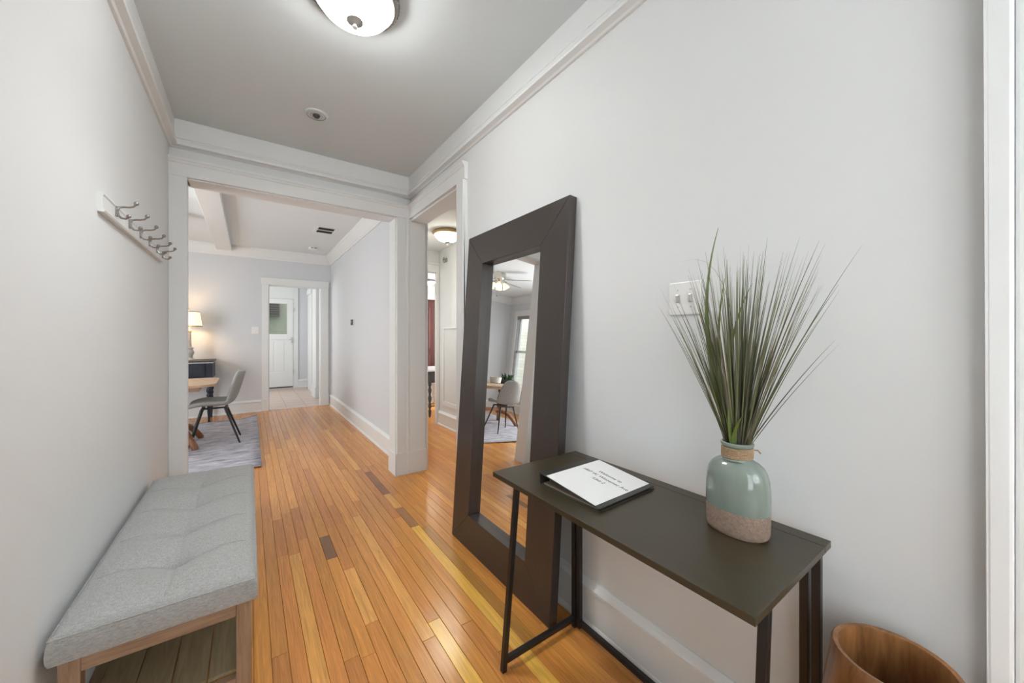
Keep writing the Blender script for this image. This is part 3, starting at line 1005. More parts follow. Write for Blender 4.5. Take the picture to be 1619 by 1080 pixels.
rp.build('rope', M_rope, vs_, smooth=True)

# ------------------------------------------------------------------ grass bundle


def grass_mat(name, c1, c2):
    m = bpy.data.materials.new(name)
    m.use_nodes = True
    nt = m.node_tree
    b = nt.nodes['Principled BSDF']
    b.inputs['Roughness'].default_value = 0.5
    oi = nt.nodes.new('ShaderNodeObjectInfo')
    r = nt.nodes.new('ShaderNodeValToRGB')
    r.color_ramp.elements[0].color = (*c1, 1)
    r.color_ramp.elements[1].color = (*c2, 1)
    nt.links.new(oi.outputs['Random'], r.inputs[0])
    nt.links.new(r.outputs[0], b.inputs['Base Color'])
    return m


M_grass = grass_mat('olive_grass', (0.058, 0.07, 0.028), (0.19, 0.205, 0.095))
M_straw = grass_mat('straw_grass', (0.24, 0.215, 0.11), (0.42, 0.38, 0.21))
M_plum = grass_mat('plum_grass', (0.09, 0.08, 0.058), (0.16, 0.14, 0.095))
M_leaf = grass_mat('green_leaf', (0.085, 0.125, 0.02), (0.12, 0.165, 0.03))
gr = thing('grass_bundle', 'spray of tall thin olive green artificial grass standing in the vase', 'plant', (VX, VY, tz + 0.19))


def blade(tip, bend, width, m, seg=9, root=None, flat=0.35, mid=None, face=None):
    """tapered three-sided blade from the vase mouth to tip; bend pulls the middle towards the vertical"""
    r0 = Vector(root or (0, 0, 0))
    t = Vector(tip)
    c = r0 + Vector(((t.x - r0.x) * bend, (t.y - r0.y) * bend, (t.z - r0.z) * 0.55)) if mid is None else Vector(mid)
    side = Vector((-t.y, t.x, 0))
    if side.length < 1e-4:
        side = Vector((0, 1, 0))
    side = (side.normalized() + Vector((random.uniform(-.7, .7), random.uniform(-.7, .7), 0))).normalized()
    if face:
        side = Vector(face).normalized()
    vs, fs = [], []
    for i in range(seg + 1):
        k = i / seg
        p = r0 * (1 - k) ** 2 + c * 2 * k * (1 - k) + t * k * k
        wv = width * (1 - 0.92 * k ** 1.6) * (0.75 + 0.25 * min(1, k * 6))
        d = (t - c) * k + (c - r0) * (1 - k)
        nrm = side.cross(d).normalized()
        vs += [p + side * wv / 2, p - side * wv / 2, p + nrm * wv * flat]
    for i in range(seg):
        for a in range(3):
            b_ = (a + 1) % 3
            fs.append((i * 3 + a, i * 3 + b_, i * 3 + 3 + b_, i * 3 + 3 + a))
    fs.append((2, 1, 0))
    fs.append((seg * 3, seg * 3 + 1, seg * 3 + 2))
    return MB().add(vs, fs).build('grass_blade', m, gr, smooth=True, angle=80)


rg = random.Random(11)
random.seed(5)
WALL = XR - VX - 0.012


def mouth(dx, dy, k):
    l = math.hypot(dx, dy) + 1e-6
    return (0.022 * k * dx / l + rg.uniform(-0.006, 0.006), 0.022 * k * dy / l + rg.uniform(-0.006, 0.006), 0.035)


for i in range(165):
    fy = max(-1, min(1, rg.gauss(0.06, 0.54)))          # + = away along the hall (left in the view)
    dy = 0.205 * fy
    dx = rg.uniform(-0.10, 0.10) - (0.01 if dy > 0 else -0.03)
    dx = min(dx, WALL - 0.01)
    hgt = 0.585 - 0.07 * abs(fy) ** 1.5 - abs(rg.gauss(0, 0.085)) - (0.06 * fy if fy > 0 else 0)
    hgt = max(0.22, hgt)
    if hgt < 0.42:
        dy *= hgt / 0.5
        dx *= hgt / 0.5
    m = rg.choices([M_grass, M_straw, M_plum], [6, 2, 3])[0]
    blade((dx, dy, hgt), rg.uniform(0.40, 0.50), rg.uniform(0.0036, 0.0060), m, root=mouth(dx, dy, min(1, abs(fy) + 0.2)))
# long wands reaching out to the right and a drooping left and right pair
for tip, w_ in (((0.13, -0.225, 0.555), 0.0068), ((0.09, -0.165, 0.565), 0.0070), ((0.12, -0.145, 0.58), 0.0066), ((0.10, -0.110, 0.595), 0.007), ((0.06, -0.05, 0.60), 0.006)):
    blade(tip, 0.44, w_, M_grass, root=mouth(tip[0], tip[1], 0.8))
for tip in ((0.12, -0.185, 0.315), (0.115, -0.178, 0.325), (0.105, -0.150, 0.38), (0.10, -0.145, 0.37)):
    blade(tip, 0.46, 0.0042, M_plum, root=mouth(tip[0], tip[1], 1))
for tip in ((0.03, 0.140, 0.345), (0.02, 0.13, 0.33)):
    blade(tip, 0.46, 0.0034, M_plum, root=mouth(tip[0], tip[1], 1))
blade((0.02, 0.165, 0.565), 0, 0.0035, M_plum, root=(-0.005, 0.01, 0.035), mid=(0.0, -0.03, 0.60))
# broad green leaves
FC = (0.8, -0.6, 0)
blade((-0.03, 0.035, 0.630), 0, 0.017, M_leaf, root=(0, 0.008, 0.035), mid=(-0.03, 0.115, 0.36), seg=16, flat=0.12, face=FC)
blade((-0.02, -0.045, 0.47), 0, 0.013, M_leaf, root=(0, 0, 0.035), mid=(-0.02, 0.045, 0.30), seg=14, flat=0.12, face=FC)
blade((-0.03, 0.018, 0.49), 0, 0.014, M_leaf, root=(0, 0.008, 0.035), mid=(-0.03, 0.06, 0.28), seg=14, flat=0.12, face=FC)
blade((-0.01, 0.085, 0.45), 0, 0.014, M_leaf, root=(0, 0.012, 0.035), mid=(-0.01, 0.055, 0.22), seg=14, flat=0.12, face=FC)
for tip, mid in (((-0.040, -0.035, 0.135), (-0.028, 0.0, 0.09)), ((-0.042, 0.004, 0.145), (-0.03, 0.008, 0.08))):
    blade(tip, 0, 0.014, M_leaf, root=(-0.02, 0, 0.035), mid=mid, seg=10, flat=0.1, face=FC)

# ------------------------------------------------------------------ switch plates
def switch_plate(loc, rz, gangs, label, width, height):
    """plate in the local xz plane facing -y"""
    t = thing('light_switch', label, 'light switch', loc, rz)
    MB().box(-width / 2, width / 2, -0.006, 0, -height / 2, height / 2).build('plate', M_white, t, bevel=0.003)
    for g in range(gangs):
        x = (g - (gangs - 1) / 2) * 0.046
        MB().box(x - 0.006, x + 0.006, -0.012, -0.005, -0.014, 0.014).build('toggle', M_nickel if gangs > 1 else M_white, t, bevel=0.002)
        for zz in (-0.03, 0.03):
            MB().tube([(x, -0.0055, zz), (x, -0.0075, zz)], 0.0028, 8).build('screw', M_nickel, t)
    return t


switch_plate((XR, 0.71, 1.432), R(-90), 2, 'white double toggle switch plate on the wall behind the grass spray', 0.117, 0.117)
switch_plate((0.082, YF, 1.395), 0, 1, 'white switch plate beside the kitchen doorway', 0.10, 0.125)
th = thing('thermostat', 'small dark thermostat on the blue-grey wall beyond the post', 'thermostat', (XR, 5.84, 1.50), R(-90))
MB().box(-0.075, 0.075, -0.012, 0, -0.055, 0.055).build('base', M_white, th, bevel=0.004)
MB().box(-0.05, 0.05, -0.026, -0.011, -0.042, 0.042).build('dial_face', M_darkplastic, th, bevel=0.006)
MB().box(-0.02, 0.02, -0.028, -0.025, -0.006, 0.014).build('screen', M_nickel, th)

# ------------------------------------------------------------------ coat rack
cr = thing('coat_rack', 'white wall board with six silver double coat hooks', 'coat rack', (XL, 2.54, 1.79))
MB().prism([(0, -0.036), (0.016, -0.036), (0.020, -0.030), (0.014, -0.022), (0.014, 0.022), (0.018, 0.028), (0.014, 0.036), (0, 0.036)], (0, -0.575, 0), (0, 0.575, 0), (1, 0, 0)).build('board', M_trim, cr)
for y in (2.125, 2.325, 2.525, 2.725, 2.925, 3.09):
    y -= 2.54
    hk = MB().box(0.013, 0.019, y - 0.009, y + 0.009, -0.012, 0.030).build('hook', M_nickel2, cr, bevel=0.002)
    MB().tube([(0.018, y, 0.012), (0.024, y, 0.026), (0.036, y, 0.030), (0.052, y, 0.032), (0.064, y, 0.036), (0.072, y, 0.046)], [0.005, 0.0046, 0.004, 0.0038, 0.0038, 0.004], 8).sphere((0.073, y, 0.051), 0.0085, 12, 8).build('upper_prong', M_nickel2, hk, smooth=True)
    MB().tube([(0.018, y, 0.008), (0.021, y, -0.006), (0.030, y, -0.016), (0.042, y, -0.017), (0.050, y, -0.010)], [0.005, 0.0045, 0.004, 0.004, 0.004], 8).sphere((0.051, y, -0.005), 0.0078, 12, 8).build('lower_prong', M_nickel2, hk, smooth=True)

# ------------------------------------------------------------------ bench
bn = thing('storage_bench', 'grey tufted upholstered bench with a weathered oak frame along the left wall', 'bench', (-0.213, 2.14, 0))
bx0, bx1, by0, by1 = -0.216, 0.232, -0.655, 0.655
cz0, cz1 = 0.432, 0.512
nx, ny = 44, 120
vv, ff = [], []
btn = [(0.005, y_) for y_ in (-0.40, -0.14, 0.13, 0.405)]


def cush(x, y):
    ex = min(x - bx0, bx1 - x)
    ey = min(y - by0, by1 - y)
    e = min(ex, ey)
    rnd = -0.012 * (1 - min(1, e / 0.02)) ** 2.2
    puff = 0.022 * (1 - (1 - min(1, ex / 0.11)) ** 2) * (1 - (1 - min(1, ey / 0.13)) ** 2)
    z = cz1 + puff + rnd
    for qx, qy in btn:
        r = math.hypot((x - qx) * 1.0, y - qy)
        z -= 0.026 * math.exp(-(r / 0.028) ** 1.2) + 0.014 * math.exp(-(r / 0.09) ** 2)
        # seams run across from each button and along between the buttons
        fade = math.exp(-((x - qx) / 0.15) ** 2)
        z -= 0.0050 * math.exp(-((y - qy) / 0.006) ** 2) * fade + 0.013 * math.exp(-((y - qy) / 0.055) ** 2) * fade
    z -= 0.0045 * math.exp(-((x - 0.005) / 0.006) ** 2) * min(1, max(0, ey / 0.06)) + 0.006 * math.exp(-((x - 0.005) / 0.04) ** 2) * min(1, max(0, ey / 0.12))
    return z


def spread(n_, lo_, hi_):
    return [lo_ + (hi_ - lo_) * (0.5 - 0.5 * math.cos(math.pi * i / n_) * (0.15) - 0.5 * (1 - 2 * i / n_) * 0.85) for i in range(n_ + 1)]


xs, ysn = spread(nx * 2, bx0, bx1), spread(ny * 3, by0, by1)
for y in ysn:
    for x in xs:
        vv.append((x, y, cush(x, y)))
w1 = len(xs)
for j in range(len(ysn) - 1):
    for i in range(w1 - 1):
        ff.append((j * w1 + i, j * w1 + i + 1, (j + 1) * w1 + i + 1, (j + 1) * w1 + i))
ring = [j * w1 for j in range(len(ysn) - 1, 0, -1)] + [i for i in range(w1 - 1)] + [j * w1 + w1 - 1 for j in range(len(ysn) - 1)] + [(len(ysn) - 1) * w1 + i for i in range(w1 - 1, 0, -1)]
base = len(vv)
steps = ((0.488, 0.003), (0.465, 0.005), (0.445, 0.004), (cz0, 0.0))
for z, out in steps:
    for k in ring:
        x, y, _ = vv[k]
        ox = -out if abs(x - bx0) < 1e-6 else (out if abs(x - bx1) < 1e-6 else 0)
        oy = -out if abs(y - by0) < 1e-6 else (out if abs(y - by1) < 1e-6 else 0)
        vv.append((x + ox, y + oy, z))
m_ = len(ring)
prev = ring
for s_ in range(len(steps)):
    cur = [base + s_ * m_ + k for k in range(m_)]
    for k in range(m_):
        k2 = (k + 1) % m_
        ff.append((prev[k], prev[k2], cur[k2], cur[k]))
    prev = cur
ff.append(tuple(prev))
cu_ = MB().add(vv, ff).build('cushion', M_benchfab, bn, smooth=True, angle=70)
pp = [(vv[k][0], vv[k][1], vv[k][2] + 0.001) for k in ring]
MB().tube(pp[::4] + [pp[0]], 0.0022, 6, cap=False).build('piping', M_benchfab, cu_, smooth=True)
for qx, qy in btn:
    MB().sphere((qx, qy, cush(qx, qy) + 0.001), 0.010, 12, 6, (1, 1, 0.4)).build('button', M_benchfab, cu_, smooth=True)
M_seam = mat('seam_thread', (0.23, 0.232, 0.228), 0.9, 0.1)
for qx, qy in btn:
    MB().tube([(bx0 + 0.03 + (bx1 - bx0 - 0.06) * k / 40, qy, cush(bx0 + 0.03 + (bx1 - bx0 - 0.06) * k / 40, qy) + 0.0001) for k in range(41)], 0.0008, 5).build('seam', M_seam, cu_)
MB().tube([(0.005, by0 + 0.02 + (by1 - by0 - 0.04) * k / 160, cush(0.005, by0 + 0.02 + (by1 - by0 - 0.04) * k / 160) + 0.0001) for k in range(161)], 0.0008, 5).build('seam', M_seam, cu_)
lw = 0.042
for x in (bx0 + 0.012, bx1 - 0.012 - lw):
    for y in (by0 + 0.015, by1 - 0.015 - lw):
        MB().box(x, x + lw, y, y + lw, 0, cz0).build('leg', M_oak_z, bn, bevel=0.003)
for y in (by0 + 0.018, by1 - 0.018 - 0.026):
    MB().box(bx0 + 0.012 + lw, bx1 - 0.012 - lw, y, y + 0.026, cz0 - 0.048, cz0).build('end_apron', M_oak, bn, bevel=0.002)
    MB().box(bx0 + 0.012 + lw, bx1 - 0.012 - lw, y, y + 0.026, 0.145, 0.185).build('end_stretcher', M_oak, bn, bevel=0.002)
for x in (bx0 + 0.016, bx1 - 0.042):
    MB().box(x, x + 0.026, by0 + 0.015 + lw, by1 - 0.015 - lw, cz0 - 0.048, cz0).build('side_apron', M_oak_y, bn, bevel=0.002)
    MB().box(x, x + 0.026, by0 + 0.015 + lw, by1 - 0.015 - lw, 0.145, 0.185).build('side_stretcher', M_oak_y, bn, bevel=0.002)
for i in range(4):
    x = bx0 + 0.046 + i * 0.0915
    MB().box(x, x + 0.0885, by0 + 0.046, by1 - 0.046, 0.185, 0.197).build('shelf_board', M_oak_y, bn, bevel=0.0015)

# ------------------------------------------------------------------ wooden bin
wb = tag(MB().lathe([(0.0, 0.0), (0.118, 0.0), (0.126, 0.01), (0.132, 0.12), (0.134, 0.26), (0.128, 0.40), (0.115, 0.52), (0.104, 0.59), (0.102, 0.616), (0.0985, 0.621),
                     (0.090, 0.619), (0.0885, 0.612), (0.092, 0.56), (0.110, 0.42), (0.118, 0.28), (0.116, 0.12), (0.110, 0.03), (0.0, 0.03)], 56).build('wooden_bin', M_acacia, smooth=True, loc=(1.105, 0.167, 0)),
         'tall hollow brown wooden vessel standing on the floor past the console table', 'wooden vessel')


# ------------------------------------------------------------------ ceiling fixtures
def bowl_lamp(name, label, loc, r, glow, drop=0.142, beam=0, tint=(1, 1, 1), metal=None):
    metal = metal or M_nickel2
    t = thing(name, label, 'ceiling lamp', loc)
    MB().lathe([(0.0, 0.0), (r * 0.98, 0.0), (r * 1.0, -0.008), (r * 1.03, -0.016), (r * 1.03, -0.034), (r * 0.99, -0.046), (r * 0.93, -0.048), (r * 0.90, -0.040), (0.0, -0.03)], 48).build('rim', metal, t, smooth=True)
    bead = MB()
    for k in range(56):
        a = 2 * math.pi * k / 56
        bead.sphere((r * 1.03 * math.cos(a), r * 1.03 * math.sin(a), -0.025), 0.0085, 6, 5, (1, 1, 1.2))
    bo = bead.build('rope_edge', metal, t, smooth=True)
    bo['kind'] = 'stuff'
    prof = []
    for k in range(13):
        a = math.pi / 2 * k / 12
        prof.append((r * 0.88 * math.cos(a) if k < 12 else 0.0, -0.042 - (drop - 0.055) * math.sin(a)))
    MB().lathe(prof, 40).build('glass_bowl', glow, t, smooth=True)
    f = MB().lathe([(0.0, -drop + 0.012), (0.033, -drop + 0.014), (0.034, -drop + 0.009), (0.016, -drop + 0.002), (0.007, -drop - 0.002), (0.006, -drop - 0.008), (0.010, -drop - 0.012), (0.011, -drop - 0.017), (0.007, -drop - 0.023), (0.003, -drop - 0.026), (0.004, -drop - 0.032), (0.0, -drop - 0.036)], 20)
    f.build('finial', M_finial, t, smooth=True)
    if beam:          # the downward share of the lamp's light
        l = bpy.data.lights.new('lamp_light', 'SPOT')
        l.energy, l.color = beam, tint
        l.spot_size, l.spot_blend = R(140), 1.0
        l.shadow_soft_size = r * 0.8
        lo_ = bpy.data.objects.new('lamp_light', l)
        COL.objects.link(lo_)
        lo_.parent = t
        lo_.location = (0, 0, -drop - 0.14)
    return t


bowl_lamp('ceiling_lamp', 'lit frosted bowl lamp with a roped nickel rim on the hall ceiling', (0.372, 1.695, CEIL), 0.175, M_glow, beam=31, tint=(0.98, 0.99, 1.0))
bowl_lamp('ceiling_lamp', 'lit warm frosted bowl lamp seen through the right doorway', (1.93, 4.05, RC), 0.165, M_glow2, beam=30, tint=(1.0, 0.95, 0.86), metal=M_brass)
bowl_lamp('ceiling_lamp', 'lit bowl lamp glimpsed through the inner doorway above the red wood', (3.27, 7.86, RC), 0.17, M_glow2)

dt = thing('sprinkler_escutcheon', 'white ringed sprinkler cap with a dark centre on the hall ceiling', 'sprinkler', (0.368, 2.79, CEIL))
MB().lathe([(0.0, 0.0), (0.072, 0.0), (0.070, -0.007), (0.058, -0.010), (0.052, -0.006), (0.046, -0.009), (0.036, -0.010), (0.032, -0.006), (0.0, -0.006)], 40).build('rings', M_ceil, dt, smooth=True, angle=25)
MB().lathe([(0.0, -0.004), (0.022, -0.006), (0.022, -0.012), (0.014, -0.022), (0.0, -0.024)], 20).build('head', M_darkplastic, dt, smooth=True)

vt = thing('ceiling_vent', 'white ceiling register with dark slots in the dining room', 'vent', (0.875, 5.78, CEIL))
MB().box(-0.135, 0.135, -0.185, -0.15, -0.008, 0).box(-0.135, 0.135, 0.15, 0.185, -0.008, 0).box(-0.135, -0.10, -0.15, 0.15, -0.008, 0).box(0.10, 0.135, -0.15, 0.15, -0.008, 0).build('frame', M_white, vt)
MB().box(-0.10, 0.10, -0.15, 0.15, -0.002, 0).build('duct', mat('dark_duct', (0.07, 0.065, 0.06), 0.9, 0.1), vt)
for i in range(5):
    y = -0.12 + i * 0.06
    w_ = 0.016 if i == 2 else 0.003
    MB().box(-0.10, 0.10, y - w_ / 2, y + w_ / 2, -0.010, -0.002).build('slat', M_white if i == 2 else MATS['dark_slat'], vt)
for r_ in (0.034, 0.054):
    MB().lathe([(r_, -0.0075), (r_ + 0.003, -0.0115), (r_ + 0.006, -0.0075), (r_ + 0.003, -0.004)], 36, closed=True).build('groove_ring', M_finial, dt, smooth=True)
sd = thing('smoke_detector', 'small round white smoke detector on the dining room ceiling', 'smoke detector', (0.88, 7.04, CEIL))
MB().lathe([(0.0, 0.0), (0.07, 0.0), (0.072, -0.02), (0.062, -0.034), (0.03, -0.040), (0.0, -0.04)], 28).build('housing', M_white, sd, smooth=True)
MB().box(-0.04, 0.04, -0.071, -0.060, -0.022, -0.012).build('vent_slot', M_darkplastic, sd)

# ------------------------------------------------------------------ dining room
rug = MB()
rx0, rx1, ry0, ry1 = -2.05, 0.10, 4.42, 7.08
gx, gy = 24, 28
vv, ff = [], []
for j in range(gy + 1):
    for i in range(gx + 1):
        x, y = rx0 + (rx1 - rx0) * i / gx, ry0 + (ry1 - ry0) * j / gy
        e = min(x - rx0, rx1 - x, y - ry0, ry1 - y)
        z = 0.009 + 0.0015 * math.sin(x * 9) * math.sin(y * 7)
        d_ = math.hypot(x - rx1, y - ry1)
        z += 0.05 * max(0, 1 - d_ / 0.22) ** 2
        vv.append((x, y, z))
for j in range(gy):
    for i in range(gx):
        ff.append((j * (gx + 1) + i, j * (gx + 1) + i + 1, (j + 1) * (gx + 1) + i + 1, (j + 1) * (gx + 1) + i))
rg_o = rug.add(vv, ff).build('area_rug', M_rug, smooth=True)
so = rg_o.modifiers.new('thick', 'SOLIDIFY')
so.thickness = 0.008
so.offset = -1
tag(rg_o, 'large faded grey lavender rug under the dining table', 'rug')

# dining table: rounded top, apron, two trestles with curved feet
dtb = thing('dining_table', 'light wood dining table with rounded corners and curved brown trestle feet', 'table', (-1.12, 5.76, 0.011))
TZ = 0.745
hx, hy, rc = 0.81, 0.44, 0.14
outl = []
for cx, cy, a0 in ((hx - rc, hy - rc, 0), (-hx + rc, hy - rc, 90), (-hx + rc, -hy + rc, 180), (hx - rc, -hy + rc, 270)):
    for k in range(9):
        a = R(a0 + 90 * k / 8)
        outl.append((cx + rc * math.cos(a), cy + rc * math.sin(a)))
nn = len(outl)
tb = MB()
tb.add([(x, y, TZ - 0.032) for x, y in outl] + [(x, y, TZ) for x, y in outl], [tuple(range(nn - 1, -1, -1)), tuple(range(nn, 2 * nn))] + [(k, (k + 1) % nn, nn + (k + 1) % nn, nn + k) for k in range(nn)])
tb.build('tabletop', M_tablewood, dtb, bevel=0.006)
MB().box(-0.66, 0.66, -0.33, 0.33, TZ - 0.085, TZ - 0.032).build('apron', M_tablewood, dtb, bevel=0.004)
for x in (-0.42, 0.42):
    MB().lathe([(0.05, 0.20), (0.062, 0.23), (0.04, 0.27), (0.055, 0.34), (0.062, 0.44), (0.048, 0.52), (0.035, 0.56), (0.06, 0.60), (0.06, TZ - 0.085)], 20, c=(x, 0)).build('pedestal', M_brownwood, dtb, smooth=True)
    for sgn in (-1, 1):
        prof = []
        for k in range(10):
            a = k / 9
            y = sgn * (0.02 + 0.28 * a)
            z = 0.235 - 0.06 * a - 0.15 * max(0, a - 0.35) ** 1.6 / 0.65 ** 1.6
            prof.append((x + (0.20 if x > 0 else -0.20) * a, y, z))
        prof.append((prof[-1][0], sgn * 0.305, 0.0))
        MB().tube(prof, [0.034] * 9 + [0.034, 0.028], 10).build('foot', M_brownwood, dtb, smooth=True)
MB().box(-0.40, 0.40, -0.025, 0.025, 0.24, 0.30).build('stretcher', M_brownwood, dtb, bevel=0.005)


def make_chair(label, loc, rz):
    """upholstered shell chair facing local +y"""
    t = thing('dining_chair', label, 'chair', loc, rz, 'grey shell chairs at the dining table')
    prof = [(0.235, 0.432, 0.185), (0.20, 0.452, 0.212), (0.12, 0.460, 0.228), (0.02, 0.452, 0.232), (-0.08, 0.447, 0.230), (-0.15, 0.460, 0.226), (-0.195, 0.500, 0.222),
            (-0.225, 0.565, 0.218), (-0.250, 0.650, 0.210), (-0.272, 0.735, 0.196), (-0.288, 0.800, 0.170), (-0.298, 0.840, 0.125), (-0.302, 0.856, 0.06)]
    vs, fs = [], []
    nu = 14
    for i, (y, z, hw) in enumerate(prof):
        tt = max(0, min(1, (i - 4) / 3))
        for k in range(nu + 1):
            u = -1 + 2 * k / nu
            lift = 0.040 * abs(u) ** 2.4 * (1 - 0.6 * tt)
            fwd = 0.080 * abs(u) ** 2.2 * tt
            vs.append((u * hw, y + fwd, z + lift * (1 if i > 1 else 0.5)))
    for i in range(len(prof) - 1):
        for k in range(nu):
            fs.append((i * (nu + 1) + k, i * (nu + 1) + k + 1, (i + 1) * (nu + 1) + k + 1, (i + 1) * (nu + 1) + k))
    sh = MB().add(vs, fs).build('shell', M_chairfab, t, smooth=True, angle=180)
    md = sh.modifiers.new('thick', 'SOLIDIFY')
    md.thickness = 0.044
    md.offset = -1
    md2 = sh.modifiers.new('sub', 'SUBSURF')
    md2.levels = md2.render_levels = 1
    for sx_ in (-1, 1):
        MB().tube([(sx_ * 0.12, 0.12, 0.425), (sx_ * 0.215, 0.235, 0.0)], [0.014, 0.009], 10).build('leg', M_black, t, smooth=True)
        MB().tube([(sx_ * 0.12, -0.10, 0.425), (sx_ * 0.205, -0.245, 0.0)], [0.014, 0.009], 10).build('leg', M_black, t, smooth=True)
    MB().box(-0.13, 0.13, 0.10, 0.13, 0.408, 0.426).box(-0.13, 0.13, -0.12, -0.09, 0.408, 0.426).box(-0.015, 0.015, -0.1, 0.11, 0.408, 0.426).build('seat_frame', M_black, t)
    return t


make_chair('grey upholstered shell chair with black legs at the near end of the dining table', (-0.335, 5.72, 0.010), R(90))
make_chair('grey shell chair seen from behind in the mirror, beside the dining table', (-1.20, 5.14, 0.010), R(4))
# on the table, seen in the mirror
bowl = tag(MB().lathe([(0.0, 0.0), (0.085, 0.0), (0.10, 0.01), (0.11, 0.10), (0.112, 0.115), (0.104, 0.115), (0.10, 0.10), (0.09, 0.016), (0.0, 0.014)], 32).build('bowl', mat('pale_ceramic', (0.55, 0.54, 0.51), 0.4, 0.4), smooth=True, loc=(-1.38, 5.75, TZ + 0.012)),
           'round pale grey bowl on the dining table, seen in the mirror', 'bowl')
pl = thing('potted_plant', 'small dark green succulent in a low pot on the dining table, seen in the mirror', 'plant', (-1.66, 5.80, TZ + 0.011))
MB().lathe([(0.0, 0.0), (0.12, 0.0), (0.15, 0.03), (0.16, 0.075), (0.15, 0.078), (0.14, 0.06), (0.0, 0.06)], 28).build('pot', M_chargrey, pl, smooth=True)
rl = random.Random(3)
for i in range(26):
    a = rl.uniform(0, 2 * math.pi)
    r0, r1 = rl.uniform(0, 0.09), rl.uniform(0.08, 0.17)
    hz = rl.uniform(0.10, 0.20)
    p0 = Vector((r0 * math.cos(a), r0 * math.sin(a), 0.06))
    p2 = Vector((r1 * math.cos(a), r1 * math.sin(a), hz))
    p1 = (p0 + p2) / 2 + Vector((0, 0, 0.03))
    MB().tube([p0, p1, p2], [0.010, 0.013, 0.001], 6).build('leaf', mat('succulent', (0.03, 0.07, 0.03), 0.5, 0.4), pl, smooth=True)

# navy desk against the far wall
dk = thing('writing_desk', 'dark navy desk with a pale edge and turned legs against the far wall', 'desk', (-0.99, 7.40, 0))
kx, ky = 0.54, 0.255
MB().box(-kx - 0.015, kx + 0.015, -ky - 0.015, ky + 0.002, 0.905, 0.93).build('top', M_chargrey, dk, bevel=0.005)
MB().box(-kx - 0.008, kx + 0.008, -ky - 0.010, -ky + 0.012, 0.890, 0.906).box(kx - 0.012, kx + 0.008, -ky, ky, 0.890, 0.906).build('edge_moulding', M_lampwood, dk)
MB().box(-kx, kx, -ky + 0.01, ky, 0.66, 0.89).build('case', M_navy, dk, bevel=0.003)
for i in range(2):
    x0 = -kx + 0.05 + i * 0.50
    dr = MB().box(x0, x0 + 0.44, -ky - 0.006, -ky + 0.012, 0.69, 0.875).build('drawer', M_navy, dk, bevel=0.004)
    fr = MB()
    fr.box(x0 + 0.02, x0 + 0.42, -ky - 0.010, -ky - 0.005, 0.708, 0.716).box(x0 + 0.02, x0 + 0.42, -ky - 0.010, -ky - 0.005, 0.850, 0.858)
    fr.box(x0 + 0.02, x0 + 0.028, -ky - 0.010, -ky - 0.005, 0.708, 0.858).box(x0 + 0.412, x0 + 0.42, -ky - 0.010, -ky - 0.005, 0.708, 0.858)
    fr.build('drawer_beading', M_navy, dr)
    MB().lathe([(0.0, 0.0), (0.026, 0.0), (0.024, 0.008), (0.012, 0.014), (0.018, 0.026), (0.0, 0.030)], 16).build('knob', M_brass, dr, smooth=True)
    kb = dr.children[-1]
    kb.rotation_euler = (R(90), 0, 0)
    kb.location = (x0 + 0.22, -ky - 0.006, 0.782)
    ap = MB()
    arch = [(x0 - 0.03 + 0.5 * k / 10, 0.60 + 0.05 * math.sin(math.pi * k / 10)) for k in range(11)]
    vs = [(x, -ky + 0.02, z) for x, z in arch] + [(x, -ky + 0.02, 0.665) for x, z in arch] + [(x, -ky + 0.045, z) for x, z in arch] + [(x, -ky + 0.045, 0.665) for x, z in arch]
    fs = []
    for k in range(10):
        fs += [(k, k + 1, 12 + k, 11 + k), (22 + k, 33 + k, 34 + k, 23 + k), (k, 22 + k, 23 + k, k + 1)]
    ap.add(vs, fs).build('apron', M_navy, dk)
lp = [(0.030, 0.66), (0.030, 0.60), (0.018, 0.585), (0.030, 0.565), (0.030, 0.55), (0.017, 0.53), (0.032, 0.49), (0.034, 0.46), (0.020, 0.43), (0.030, 0.415), (0.030, 0.39), (0.020, 0.37), (0.026, 0.33), (0.022, 0.15), (0.013, 0.03), (0.016, 0.012), (0.010, 0.0)]
for x in (-kx + 0.045, kx - 0.045):
    for y in (-ky + 0.05, ky - 0.05):
        MB().lathe(lp[::-1], 16, c=(x, y)).build('leg', M_navy, dk, smooth=True)

# table lamp
tl = thing('table_lamp', 'lit table lamp with linen shade and whitewashed turned base on the navy desk', 'lamp', (-0.748, 7.40, 0.931))
MB().lathe([(0.0, 0.0), (0.085, 0.0), (0.085, 0.012), (0.06, 0.022), (0.045, 0.045), (0.052, 0.075), (0.066, 0.105), (0.062, 0.135), (0.045, 0.165), (0.058, 0.175), (0.058, 0.19), (0.036, 0.20), (0.030, 0.26),
            (0.030, 0.42), (0.040, 0.43), (0.040, 0.455), (0.02, 0.465), (0.012, 0.50), (0.0, 0.50)], 28).build('base', M_lampwood, tl, smooth=True)
sh = MB().lathe([(0.158, 0.515), (0.128, 0.735), (0.126, 0.735), (0.156, 0.515)], 36, closed=True).build('shade', M_shade, tl, smooth=True)
MB().lathe([(0.160, 0.510), (0.162, 0.518), (0.157, 0.522), (0.156, 0.512)], 36, closed=True).build('shade_trim', mat('taupe_trim', (0.16, 0.12, 0.09), 0.7, 0.2), sh, smooth=True)
MB().lathe([(0.1295, 0.728), (0.131, 0.736), (0.126, 0.738), (0.125, 0.730)], 36, closed=True).build('shade_trim', MATS['taupe_trim'], sh, smooth=True)
MB().tube([(0, 0, 0.50), (0, 0, 0.76)], 0.004, 8).sphere((0, 0, 0.768), 0.013).build('harp', M_brass, tl, smooth=True)
